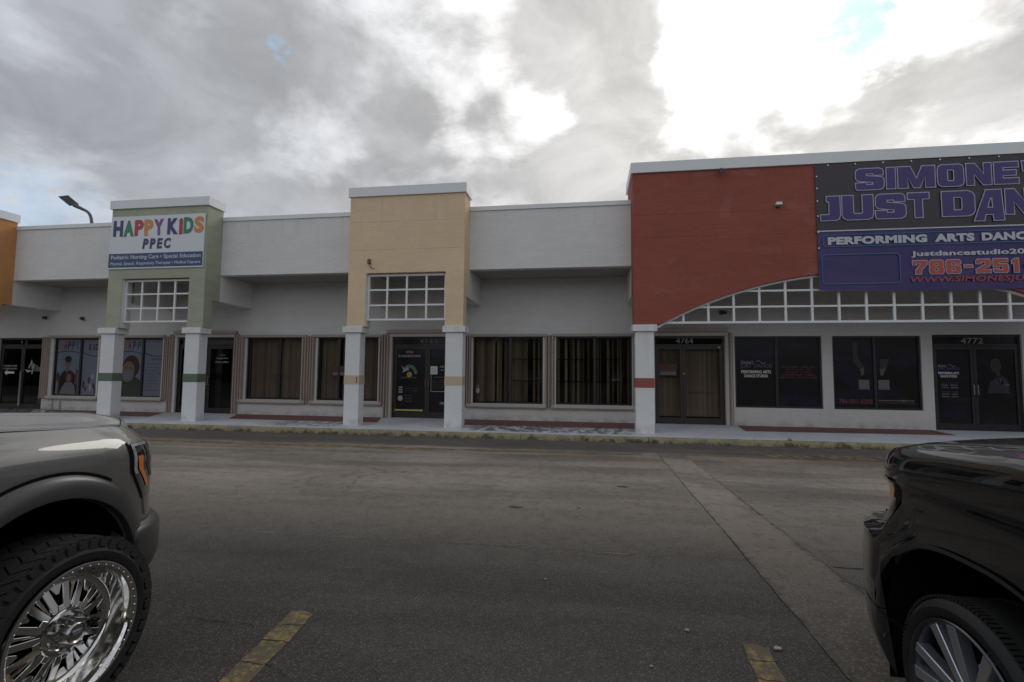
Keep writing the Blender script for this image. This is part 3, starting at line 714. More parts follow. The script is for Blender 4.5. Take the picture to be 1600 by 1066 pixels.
# ---- windows
def shutter_stack(par, x0, x1, z0, z1, n=3):
    """folded accordion hurricane shutter: V-folded slats behind a leading bar"""
    m = MB(); w = (x1-x0)/n
    for i in range(n):
        a = x0+i*w; m.poly_z([(a+.002, YW-.015), (a+w*.30, YW-.11), (a+w*.62, YW-.11), (a+w-.002, YW-.015)], z0, z1)
    o = m.build('shutter_stack', 'shutter', par); return o
def rails(par, x0, x1, ztop, zbot, sill=True):
    box('top_rail', 'rail', par, x0, x1, YW-.085, YW-.002, ztop+.006, ztop+.085, bevel=.004)
    if sill:
        box('sill', 'sill', par, x0, x1, YW-.10, YW-.002, zbot-.10, zbot-.012, bevel=.006)
        box('bottom_rail', 'shutter', par, x0, x1, YW-.075, YW-.002, zbot-.135, zbot-.102)
def window(x0, x1, mull, lab, kind, z0=.69, z1=2.76, fw=.045):
    w = MB(); y0, y1 = YW+.05, YW+.12
    w.box(x0, x0+fw, y0, y1, z0, z1).box(x1-fw, x1, y0, y1, z0, z1).box(x0+fw, x1-fw, y0, y1, z1-fw, z1).box(x0+fw, x1-fw, y0, y1, z0, z0+fw)
    root = w.build('window', 'black_frame', mall, label=lab)
    box('mullion', 'black_frame', root, mull-.035, mull+.035, y0+.002, y1-.002, z0+fw, z1-fw)
    gm = {'blind': 'glass_tint', 'print': 'glass_print', 'film': 'film_dark'}[kind]
    for a, b_ in ((x0+fw, mull-.035), (mull+.035, x1-fw)):
        box('pane', gm, root, a, b_, YW+.083, YW+.089, z0+fw, z1-fw)
    return root
def vblinds(par, x0, x1, z0, z1, holes=(), y=15.36, seed=0, angle=(0.15, 0.5)):
    r = random.Random(seed); m = MB(); x = x0
    while x < x1:
        if not any(a < x < b_ for a, b_ in holes):
            an = r.uniform(*angle); w = .044; j = r.uniform(-.01, .01); sw_ = r.uniform(-.006, .006)
            ca, sa = cos(an)*w, sin(an)*w
            m.pts([(x-ca+sw_, y-sa+j, z0), (x+ca+sw_, y+sa+j, z0), (x+ca, y+sa+j, z1), (x-ca, y-sa+j, z1)], [(0, 1, 2, 3)])
        x += .076
    o = m.build('vertical_blind', 'blind', par); o['kind'] = 'stuff'; return o
wI = window(-19.07, -17.20, -17.98, 'far left window with a printed family picture', 'print')
wJ = window(-16.47, -14.60, -15.44, 'window with a printed child in a white mask, right of the first green pier', 'print')
wA = window(-11.37, -9.36, -10.17, 'window with closed vertical blinds', 'blind')
wB = window(-8.79, -6.67, -8.05, 'blind covered window partly behind a tan banded pier', 'blind')
wC = window(-3.53, -1.33, -2.35, 'window with loosely hanging blinds and a small sticker', 'blind')
wD = window(-.93, 1.34, .24, 'window with gappy dark blinds', 'blind')
for w_, a, b_ in ((wI, -19.2, -17.06), (wJ, -16.62, -14.5), (wA, -11.60, -9.15), (wB, -9.0, -6.5), (wC, -3.72, -1.20), (wD, -1.07, 1.44)):
    rails(w_, a, b_, 2.76, .69)
for w_, a, b_, n in ((wI, -19.46, -19.21, 3), (wI, -17.05, -16.63, 5), (wJ, -14.49, -14.28, 3), (wA, -11.61, -11.44, 2), (wA, -9.31, -9.13, 2), (wB, -9.12, -8.86, 3), (wB, -6.62, -6.47, 2),
                 (wC, -3.80, -3.58, 3), (wC, -1.27, -1.09, 2), (wD, -1.08, -.97, 1), (wD, 1.37, 1.46, 1)):
    shutter_stack(w_, a, b_, .60, 2.80, n)
vblinds(wA, -11.3, -9.4, .74, 2.72, seed=1, angle=(0.1, 0.75)); vblinds(wB, -8.72, -6.7, .74, 2.72, ((-8.14, -7.96), (-7.5, -7.44)), seed=2, angle=(0.1, .75))
vblinds(wC, -3.45, -1.38, .74, 2.72, ((-2.86, -2.80), (-2.68, -2.60), (-1.80, -1.68), (-1.58, -1.50), (-1.44, -1.38)), seed=3, angle=(0.1, 1.05))
vblinds(wD, -.86, .30, .74, 2.70, ((-.82, -.70), (-.60, -.50), (-.40, -.28), (-.10, -.02), (.12, .20)), seed=4, angle=(0.3, 1.25))
vblinds(wD, .34, 1.27, .74, 2.70, ((.48, .58), (.66, .74), (.82, .94), (1.06, 1.24)), seed=5, angle=(0.3, 1.25))
for w_, a, b_ in ((wC, -2.31, -1.38), (wD, -.88, .20), (wD, .28, .96)):
    for zq in (1.40, 2.07): box('security_bar', 'black_frame', w_, a, b_, YW+.13, YW+.15, zq-.012, zq+.012)
st_ = MB().poly_y(ellipse(-3.38, 1.08, .055, .085), YW+.081, YW+.0825).build('sticker', 'print_grey', wC)
MB().poly_y(ellipse(-3.38, 1.22, .045, .04), YW+.081, YW+.0825).build('sticker', 'print_dim', wC)
# lower-wall paint line details
# printed film in the two left windows
def film_print(win, x0, x1, z0=.735, z1=2.715, mat='film_grey'):
    return box('window_print', mat, win, x0, x1, YW+.105, YW+.108, z0, z1)
YI = YW+.104
def shape(win, pts, mat, lvl=0, name='print_shape'): return MB().poly_y(pts, YI-.0012*lvl-.0008, YI-.0012*lvl).build(name, mat, win)
f1 = film_print(wI, -19.02, -18.02, mat='film_sky'); f2 = film_print(wI, -17.94, -17.25, mat='film_grey')
f3 = film_print(wJ, -16.42, -15.48, mat='film_sky'); f4 = film_print(wJ, -15.40, -14.65, mat='film_grey')
def wave(x0, x1, zc, amp, ph, w=.03): 
    top = [(x0+(x1-x0)*i/16, zc+amp*sin(ph+i/16*3.0)) for i in range(17)]
    return [(x, z-w) for x, z in top] + [(x, z) for x, z in top[::-1]]
for wn, a, b_, ph in ((wI, -19.02, -18.02, .2), (wI, -17.94, -17.25, 2.6), (wJ, -16.42, -15.48, .4), (wJ, -15.40, -14.65, 2.8)):
    shape(wn, wave(a, b_, 2.22, .09, ph), 'print_violet', 1)
for ch, x_, c in (('H', -18.93, 'l_orange'), ('A', -18.76, 'l_red'), ('P', -18.59, 'l_navy'), ('P', -18.42, 'l_violet'), ('Y', -18.25, 'l_green')):
    text(ch, x_, x_+.13, 2.36, 2.64, YI-.001, c, wI, off=.03)
for ch, x_, c in (('K', -17.70, 'l_navy'), ('I', -17.52, 'l_red'), ('D', -17.42, 'l_green')): text(ch, x_, x_+(.11 if ch != 'I' else .05), 2.32, 2.56, YI-.001, c, wI, off=.03)
for ch, x_, c in (('H', -16.30, 'l_orange'), ('A', -16.10, 'l_red'), ('P', -15.90, 'l_violet'), ('P', -15.70, 'l_green')): text(ch, x_, x_+.15, 2.36, 2.64, YI-.001, c, wJ, off=.03)
# adult and child picture (generic)
shape(wI, [(-18.93, .74), (-18.10, .74), (-18.12, 1.35), (-18.30, 1.52), (-18.45, 1.62), (-18.62, 1.62), (-18.78, 1.50), (-18.90, 1.3)], 'hair_dark', 1)
shape(wI, ellipse(-18.54, 1.86, .13, .20), 'skin', 2); shape(wI, ellipse(-18.54, 2.00, .145, .12), 'hair_dark', 3)
shape(wI, [(-18.60, 1.68), (-18.48, 1.68), (-18.46, 1.5), (-18.62, 1.5)], 'skin', 2)
shape(wI, ellipse(-18.47, 1.36, .17, .22), 'hair_brown', 3); shape(wI, ellipse(-18.47, 1.33, .10, .14), 'skin', 4)
shape(wI, [(-18.85, .74), (-18.15, .74), (-18.22, 1.05), (-18.34, 1.18), (-18.60, 1.18), (-18.72, 1.02)], 'print_grey', 4)
shape(wI, ellipse(-18.93, 1.35, .07, .17), 'hair_brown', 2); shape(wI, [(-18.24, 1.1), (-18.12, 1.1), (-18.10, 1.62), (-18.18, 1.66)], 'pink_print', 3)
for k_, (cx2, cz2) in enumerate(((-17.75, .95), (-17.62, 1.25), (-17.55, .98), (-17.42, 1.05), (-17.36, .88), (-17.84, 1.10), (-17.48, 1.38))):
    shape(wI, ellipse(cx2, cz2, .05, .10+.02*(k_ % 3), 12), ('pink_print', 'leaf_print', 'print_white', 'hair_brown')[k_ % 4], 1+k_ % 2)
# child with a mask (generic)
shape(wJ, [(-16.42, .74), (-15.50, .74), (-15.52, 1.25), (-15.75, 1.42), (-16.42, 1.35)], 'leaf_print', 1)
shape(wJ, ellipse(-15.92, 1.75, .34, .40), 'hair_brown', 2); shape(wJ, ellipse(-16.02, 1.62, .25, .32), 'skin', 3)
shape(wJ, ellipse(-16.04, 1.43, .23, .22), 'print_grey', 4)
for ex in (-16.13, -15.93): shape(wJ, ellipse(ex, 1.70, .035, .016, 10), 'hair_dark', 5)
text('SERVICES', -15.12, -14.70, 1.98, 2.05, YI-.001, 'print_dim', wJ, off=.02)
for k_, s_ in enumerate(('Physical Therapy', 'Speech Therapy', 'Occupational', 'Respiratory Care', 'Nursing Care', 'Early Learning', 'Transportation', 'Feeding', 'Medical Daycare')):
    text(s_, -15.30, -15.30+.035*len(s_), 1.82-.115*k_, 1.87-.115*k_, YI-.001, 'print_dim', wJ)
# dark filmed shop windows on the right
def reveal_win(x0, x1, mull, lab):
    root = window(x0, x1, mull, lab, 'film', .70, 2.76, .05); return root
wE = reveal_win(4.25, 6.59, 5.40, 'dark filmed window with white studio lettering'); wH = reveal_win(6.87, 9.12, 7.97, 'dark filmed window with a red phone number')
YG = YW+.082
def dance_logo(par, x0, x1, zt, y, k=1.0):
    w = x1-x0
    text("Simone's", x0+w*.02, x0+w*.42, zt-.10*k, zt, y, 'print_grey', par, shear=.3)
    MB().tube([(x0+w*(.50+.30*i/12), y-.004, zt-.05*k+.04*k*sin(i/12*2*pi)) for i in range(13)], .007, 5).build('swirl', 'print_grey', par)
    text('JUST DANCE', x0, x1, zt-.24*k, zt-.10*k, y, 'print_violet', par, off=.03)
    text('PERFORMING ARTS', x0+w*.03, x0+w*.97, zt-.375*k, zt-.285*k, y, 'print_white', par, off=.03)
    text('DANCE STUDIO', x0+w*.13, x0+w*.87, zt-.49*k, zt-.405*k, y, 'print_white', par, off=.03)
dance_logo(wE, 4.42, 5.28, 2.06, YG)
for k_, (s_, l) in enumerate((('CHOREOGRAPHY - COMPETITION', .86), ('BALLET - JAZZ - TAP', .66), ('HIP HOP - ACRO', .70), ('CONTEMPORARY - LYRICAL', .9), ('BABY BALLET - PRIVATE CLASSES', .98))):
    text(s_, 5.99-l/2, 5.99+l/2, 1.855-.075*k_, 1.90-.075*k_, YG, 'print_dimred' if k_ != 2 else 'print_red', wE, off=.01)
text('786-251-5202', 7.03, 7.90, .86, .985, YG, 'print_dimred', wH, off=.03)
text('simonesjustdancestudio@gmail.com', 8.04, 8.94, .935, .985, YG, 'print_grey', wH)
text('WWW.SIMONESJUSTDANCE.COM', 8.04, 8.96, .865, .915, YG, 'print_dimred', wH, off=.02)
MB().box(7.56, 7.83, YG-.002, YG, 1.26, 1.53).build('blank_square', 'print_dim', wH); MB().box(8.06, 8.34, YG-.002, YG, 1.26, 1.53).build('blank_square', 'print_dim', wH)
plain('film_skin', (0.024, 0.017, 0.015), 0.4); plain('film_shoe', (0.075, 0.07, 0.06), 0.4); plain('film_teal', (0.018, 0.022, 0.03), 0.4)
shape2 = lambda par, pts, mat, l=0: MB().poly_y(pts, YG-.0012*l-.0008, YG-.0012*l).build('print_shape', mat, par)
shape2(wH, [(7.42, 2.60), (7.56, 2.60), (7.56, 2.15), (7.72, 1.86), (7.60, 1.82), (7.44, 2.05)], 'film_skin'); shape2(wH, [(7.60, 1.82), (7.71, 1.88), (7.70, 1.70), (7.64, 1.62)], 'film_shoe', 1)
shape2(wH, [(8.12, 2.10), (8.36, 2.12), (8.28, 1.86), (8.12, 1.84)], 'film_skin'); shape2(wH, [(8.10, 1.84), (8.27, 1.86), (8.18, 1.64), (8.13, 1.64)], 'film_shoe', 1)

# ---- doors
def door_pair(x0, x1, mid, lab, zt=2.76, ztr=2.47, zb=.175, frame='bronze', glassm='glass_tint', handle='steel', pulls=True):
    y0, y1 = YW+.06, YW+.14; fw = .055
    f = MB().box(x0, x0+fw, y0, y1, zb, zt).box(x1-fw, x1, y0, y1, zb, zt).box(x0+fw, x1-fw, y0, y1, zt-fw, zt).box(x0+fw, x1-fw, y0, y1, ztr, ztr+.06)
    root = f.build('entrance', frame, mall, label=lab)
    box('transom_pane', glassm, root, x0+fw, x1-fw, YW+.095, YW+.101, ztr+.06, zt-fw)
    for a, b_ in ((x0+fw+.003, mid-.003), (mid+.003, x1-fw-.003)):
        s_ = .075; l = MB(); yy0, yy1 = y0+.012, y1-.012
        l.box(a, a+s_, yy0, yy1, zb+.01, ztr-.004).box(b_-s_, b_, yy0, yy1, zb+.01, ztr-.004).box(a+s_, b_-s_, yy0, yy1, ztr-.09, ztr-.004).box(a+s_, b_-s_, yy0, yy1, zb+.01, zb+.19)
        l.build('door_leaf', frame, root)
        box('door_pane', glassm, root, a+s_, b_-s_, YW+.096, YW+.102, zb+.19, ztr-.09)
    if pulls:
        for sx in (-1, 1):
            xx = mid+sx*.05
            MB().tube([(xx, y0+.01, 1.15), (xx, y0-.05, 1.15), (xx, y0-.05, 1.42), (xx, y0+.01, 1.42)], .012, 8).build('door_handle', handle, root, smooth=True)
    return root
dL = door_pair(-21.45, -19.45, -20.46, 'far left glass doors with a white arrow', handle='steel', pulls=False)
box('door_handle', 'steel', dL, -20.50, -20.42, YW+.03, YW+.06, .3, 1.55)
dG = door_pair(-14.03, -11.83, -12.86, 'glass doors behind the second green banded pier', frame='black_frame')
dY = door_pair(-6.20, -4.10, -5.03, 'dark lettered doors under the tan tower', glassm='film_dark', handle='brass')
dR = door_pair(2.00, 3.98, 2.81, 'doors numbered 4764 with paper blinds behind the glass', pulls=False)
d72 = door_pair(9.40, 11.56, 10.43, 'dark filmed doors numbered 4772', zt=2.78, frame='black_frame', glassm='film_dark')
for dd, a, b_ in ((dY, -6.38, -4.0), (dR, 1.72, 4.05), (dG, -14.12, -11.72)):
    box('header_track', 'shutter', dd, a, b_, YW-.10, YW-.002, 2.885, 2.99, bevel=.005); box('top_rail', 'sill', dd, a, b_, YW-.05, YW-.002, 2.775, 2.875)
shutter_stack(dG, -14.27, -14.10, .18, 2.86, 2); shutter_stack(dG, -11.81, -11.62, .18, 2.86, 2)
shutter_stack(dY, -6.46, -6.28, .18, 2.86, 2); shutter_stack(dR, 4.08, 4.20, .18, 2.86, 1)
shutter_stack(dY, -4.02, -3.84, .18, 2.86, 2)
MB().box(-6.28, -6.205, YW-.04, YW+.05, .18, 2.77).build('door_jamb', 'sill', dY); MB().box(3.985, 4.075, YW-.04, YW+.05, .18, 2.77).build('door_jamb', 'sill', dR)
MB().box(-14.10, -14.035, YW-.03, YW+.05, .18, 2.77).build('door_jamb', 'lattice', dG)
text('4764', 2.63, 3.12, 2.555, 2.72, YW+.094, 'print_grey', dR, 'house_number')
text('4772', 10.17, 10.71, 2.545, 2.705, YW+.094, 'print_grey', d72, 'house_number')
for ch, x_ in (('4', -5.29), ('7', -5.14), ('6', -4.97), ('0', -4.80)): text(ch, x_, x_+.085, 2.57, 2.71, YW+.094, 'print_dim', dY, 'house_number', off=.015)
vblinds(dR, 2.08, 2.80, .4, 2.40, seed=8, y=15.34, angle=(0.0, .12)); vblinds(dR, 2.84, 3.90, .4, 2.40, seed=9, y=15.34, angle=(0.0, .12))
for k_, (hx, hz) in enumerate(((3.84, 2.44), (2.84, 1.66))): box('door_closer', 'steel', dR, hx-.03, hx+.03, YW+.05, YW+.07, hz-.012, hz+.012)
box('push_bar', 'steel', dR, 2.90, 3.7, YW+.15, YW+.17, 1.12, 1.15)
# lettering on the tan tower's doors
yl = YW+.093
text('4760', -5.78, -5.52, 2.245, 2.33, yl, 'print_gold', dY, off=.02); text('ELC HOME SERVICES CENTER', -6.02, -5.27, 2.12, 2.19, yl, 'print_grey', dY, off=.03)
sh = lambda pts, mat, l=0: MB().poly_y(pts, yl-.0012*l-.001, yl-.0012*l).build('print_shape', mat, dY)
arc_o = ellipse(-5.64, 1.58, .26, .30, 20, 0.0, 2.3); arc_i = ellipse(-5.64, 1.58, .16, .19, 20, 0.0, 2.3)
sh(arc_i[::1][::-1] + arc_o, 'print_green'); sh(arc_i + arc_o[::-1], 'print_green') if False else None
sh([(-5.92, 1.84), (-5.80, 1.76), (-5.72, 1.80), (-5.64, 1.72), (-5.74, 1.68), (-5.88, 1.62), (-5.84, 1.72)][::-1], 'print_grey', 1)
sh(ellipse(-5.64, 1.56, .09, .09, 16), 'print_gold', 1); text('healthy living', -5.92, -5.40, 1.42, 1.50, yl, 'print_dim', dY, shear=.2)
for k_ in range(3): sh([(-5.99, .98+.075*k_), (-5.86, .98+.075*k_), (-5.86, 1.02+.075*k_), (-5.99, 1.02+.075*k_)], 'print_grey')
for k_, s_ in enumerate(('Monday to Friday', '9:00 am - 5:00 pm')): text(s_, -5.78, -5.36, 1.10-.075*k_, 1.135-.075*k_, yl, 'print_dim', dY)
sh(ellipse(-5.93, .80, .085, .085, 20), 'print_grey')
for k_, s_ in enumerate(('Saturday', 'Sunday', 'Closed')): text(s_, -5.78, -5.55, .86-.085*k_, .905-.085*k_, yl, 'print_dim', dY)
box('kick_strip', 'print_yellow', dY, -6.10, -5.16, YW+.06, YW+.071, .40, .45)
fr_ = MB().box(-4.92, -4.905, yl-.003, yl, 1.02, 1.70).box(-4.905, -4.4, yl-.003, yl, 1.02, 1.04).box(-4.6, -4.4, yl-.003, yl, 1.70, 1.72); fr_.build('print_border', 'print_grey', dY)
text('BIENVENIDOS', -4.80, -4.5, 1.46, 1.50, yl, 'print_dim', dY)
for k_ in range(5): text('abierto al publico', -4.86, -4.46, 1.12+.06*k_, 1.15+.06*k_, yl, 'print_dim', dY)
text('AM', -4.64, -4.48, 1.78, 1.86, yl, 'print_gold', dY, off=.03); text('786', -4.62, -4.45, .62, .70, yl, 'print_grey', dY, off=.02)
notice = box('paper_notice', 'print_white', None, -4.93, -4.70, YW+.066, YW+.068, 1.575, 1.83); tag(notice, 'white paper notice taped to the dark door under the tan tower', 'notice')
for k_ in range(6): box('text_line', 'print_dim', notice, -4.90, -4.75, YW+.0645, YW+.0655, 1.61+.032*k_, 1.617+.032*k_)
# lettering on the other doors
arrow = [(-21.26, 1.50), (-21.13, 1.60), (-21.13, 1.54), (-20.83, 1.54), (-20.83, 1.46), (-21.13, 1.46), (-21.13, 1.40)]
MB().poly_y(arrow[::-1], YW+.092, YW+.094).build('arrow_print', 'print_white', dL)
text('PLEASE USE', -21.33, -20.72, 1.72, 1.775, YW+.094, 'print_grey', dL, off=.03); text('OTHER DOOR', -21.33, -20.72, 1.615, 1.67, YW+.094, 'print_grey', dL, off=.03)
st = MB()
for pts_ in ([(-20.23, 1.66), (-20.08, 2.0), (-20.02, 1.62), (-20.07, 1.62), (-20.10, 1.84), (-20.18, 1.66)], [(-20.38, 1.62), (-20.24, 1.50), (-20.02, 1.58), (-20.22, 1.60)], [(-20.0, 1.86), (-19.96, 1.80), (-20.03, 1.45), (-20.08, 1.45)]):
    st.poly_y(pts_[::-1], YW+.091, YW+.094)
st.build('logo_print', 'print_grey', dL)
for k_, s_ in enumerate(('ALL', 'CARING', 'ACADEMY')): text(s_, -19.96, -19.96+(.16, .33, .38)[k_], 1.73-.085*k_, 1.79-.085*k_, YW+.094, 'print_grey', dL, off=.02)
text('4 2', -20.66, -20.34, 2.56, 2.68, YW+.094, 'print_dim', dL, 'house_number')
text('4756', -12.48, -12.24, 2.13, 2.20, YW+.094, 'print_dim', dG, off=.02); text('Happy Kids', -12.56, -12.14, 2.02, 2.085, YW+.094, 'print_grey', dG, off=.02); text('main office', -12.6, -12.1, 1.90, 1.965, YW+.094, 'print_grey', dG, off=.02)
box('transom_film', 'film_grey', dG, -13.9, -11.95, YW+.11, YW+.113, 2.535, 2.70)
cb = box('cardboard_box', 'box_card', None, -20.28, -19.66, 15.6, 16.0, .181, .72); tag(cb, 'brown cardboard box standing inside the far left glass doors', 'box')
box('tape', 'sill', cb, -20.0, -19.93, 15.598, 15.6, .19, .71)
# lettering on 4772 doors
dance_logo(d72, 9.56, 10.10, 1.98, YW+.094, .74)
for k_, (s_, c) in enumerate((('STUDIO HOURS', 'print_violet'), ('MONDAY - THURSDAY', 'print_grey'), ('5:00 PM - 9:00 PM', 'print_grey'), ('SATURDAY CLASSES', 'print_dim'), ('SATURDAY - SUNDAY', 'print_grey'), ('9:00 AM - 2:00 PM', 'print_grey'))):
    text(s_, 9.64, 10.04, 1.45-.065*k_-(.05 if k_ > 2 else 0), 1.483-.065*k_-(.05 if k_ > 2 else 0), YW+.094, c, d72)
s72 = lambda pts, mat, l=0: MB().poly_y(pts, YW+.092-.0012*l, YW+.093-.0012*l).build('print_shape', mat, d72)
s72(ellipse(10.98, 1.95, .13, .20, 20), 'film_skin'); s72([(10.95, 1.80), (11.06, 1.78), (11.14, 1.45), (11.06, 1.45)], 'film_skin', 1)
s72([(10.75, 1.2), (11.28, 1.2), (11.25, 1.55), (11.12, 1.66), (11.0, 1.64), (10.82, 1.50)], 'film_teal', 1); s72([(11.03, 1.64), (11.10, 1.60), (11.08, 1.45)], 'film_shoe', 2)
s72(ellipse(11.22, 1.43, .07, .03, 12), 'film_shoe', 3)
# red and black lease signs in the windows (things of their own)
def lease(x0, x1, z0, z1, y, lab, strip=True):
    o = box('lease_sign', 'black_frame', None, x0, x1, y, y+.006, z0, z1)
    box('red_field', 'print_red', o, x0+.02, x1-.02, y-.003, y-.0005, z0+(z1-z0)*.42, z1-.03)
    text('FOR LEASE', x0+.04, x1-.04, z0+(z1-z0)*.52, z1-.07, y-.0035, 'black_frame', o, off=.02)
    box('number_strip', 'print_dim', o, x0+.03, x1-.03, y-.003, y-.0005, z0+.02, z0+(z1-z0)*.34)
    tag(o, lab, 'sign')
lease(2.13, 2.64, 1.60, 1.95, YW+.075, 'red and black lease sign on the left leaf of the doors numbered 4764')
lease(-8.30, -7.70, 1.50, 1.83, YW+.070, 'red and black lease sign in the blind covered window behind the tan banded pier')
# pipes at the foot of the left wall
MB().tube([(-18.95, YW-.03, .20), (-18.95, YW-.03, .55)], .014, 6).tube([(-18.62, YW-.03, .20), (-18.62, YW-.03, .50)], .022, 6).tube([(-19.15, YW-.04, .36), (-18.95, YW-.04, .36)], .012, 6).build('wall_pipe', 'sill', mall)

# ------------------------------------------------------------------ signs
hk = thing('shop_sign', (-12.9, YP-.03, 4.7), 'white and blue HAPPY KIDS PPEC sign on the green tower', 'sign')
ys = YP-.035
MB().pts([(-14.545, ys, 4.70), (-11.28, ys, 4.70), (-11.27, ys, 6.33), (-14.50, ys, 6.33), (-14.545, YP-.003, 4.70), (-11.28, YP-.003, 4.70), (-11.27, YP-.003, 6.33), (-14.50, YP-.003, 6.33)],
         [(0, 1, 2, 3), (7, 6, 5, 4), (0, 4, 5, 1), (1, 5, 6, 2), (2, 6, 7, 3), (3, 7, 4, 0)]).build('sign_board', 'sign_white', hk, bevel=.004)
box('blue_panel', 'sign_navy', hk, -14.525, -11.30, ys-.006, ys-.001, 4.745, 5.175)
xx = -14.42
for i, (ch, w_, c, r_, dzz) in enumerate((('H', .34, 'l_navy', .0, 0), ('A', .36, 'l_green', 0, -.01), ('P', .31, 'l_red', .0, .0), ('P', .31, 'l_orange', .04, 0), ('Y', .34, 'l_violet', .04, .0),
                               ('K', .37, 'l_navy', .0, .01), ('i', .13, 'l_red', .0, .0), ('D', .33, 'l_green', .0, .02), ('S', .33, 'l_orange', .0, .03))):
    if i == 5: xx += .10
    text(ch, xx, xx+w_, 5.71+dzz, 6.21+dzz, ys-.002, c, hk, 'sign_letter', off=.055, rot=r_, depth=.006); xx += w_+.025
xx = -13.36
for ch, w_, r_ in (('P', .20, -.05), ('P', .20, .0), ('E', .20, .0), ('C', .23, .0)):
    text(ch, xx, xx+w_, 5.30, 5.62, ys-.002, 'l_navy', hk, 'sign_letter', off=.05, rot=r_, shear=.1, depth=.006); xx += w_+.045
text('Pediatric Nursing Care \u2022 Special Education', -14.44, -11.36, 4.965, 5.125, ys-.007, 'ban_white', hk, off=.022)
text('Physical, Speech, Respiratory Therapies \u2022 Medical Daycare', -14.45, -11.36, 4.79, 4.915, ys-.007, 'ban_white', hk, off=.018)

bn = thing('banner', (8.5, YP-.02, 3.71), "large black and purple SIMONE'S JUST DANCE banner hung across the red arched front", 'banner')
bx0, bx1, bzt, bzs, bzb = 5.60, 12.1, 6.86, 5.165, 3.71
def bsheet(x0, x1, z0, z1, y, amp=.012, nx=40, nz=14, sag=0.0):
    rw = []
    for j in range(nz+1):
        r = []
        for i in range(nx+1):
            u, v = i/nx, j/nz; xx = x0+(x1-x0)*u; zq = z0+(z1-z0)*v
            r.append((xx+(.03*(1-(zq-bzb)/(bzt-bzb)) if i == 0 else 0), y+amp*(sin(xx*2.3+zq*1.1)*.5+sin(xx*5.1-zq*2.7)*.25)*min(1, 6*u)*1.0, zq-sag*sin(pi*u)*(1-v)))
        rw.append(r)
    return MB().grid(rw)
def by(xx, zq, y=YP-.035, amp=.012): return y+amp*(sin(xx*2.3+zq*1.1)*.5+sin(xx*5.1-zq*2.7)*.25)
bsheet(bx0, bx1, bzs, bzt, YP-.035).build('upper_field', 'ban_black', bn, smooth=True); bsheet(bx0, bx1, bzb, bzs, YP-.035, sag=.035).build('lower_field', 'ban_violet', bn, smooth=True)
box('divider_line', 'ban_white', bn, bx0+.01, bx1, YP-.055, YP-.051, bzs-.012, bzs+.018)
yb = YP-.055
def pair(s_, x0, x1, z0, z1, off=.06, fill='ban_letter', line='ban_outline', gr=.028, shear=0.0):
    text(s_, x0-gr, x1+gr, z0-gr, z1+gr, yb, line, bn, 'letter_outline', off=off+.022, shear=shear)
    text(s_, x0, x1, z0, z1, yb-.003, fill, bn, 'banner_letters', off=off-.012, shear=shear, uv=True)
A_, B_, C_ = .31, .25, .11
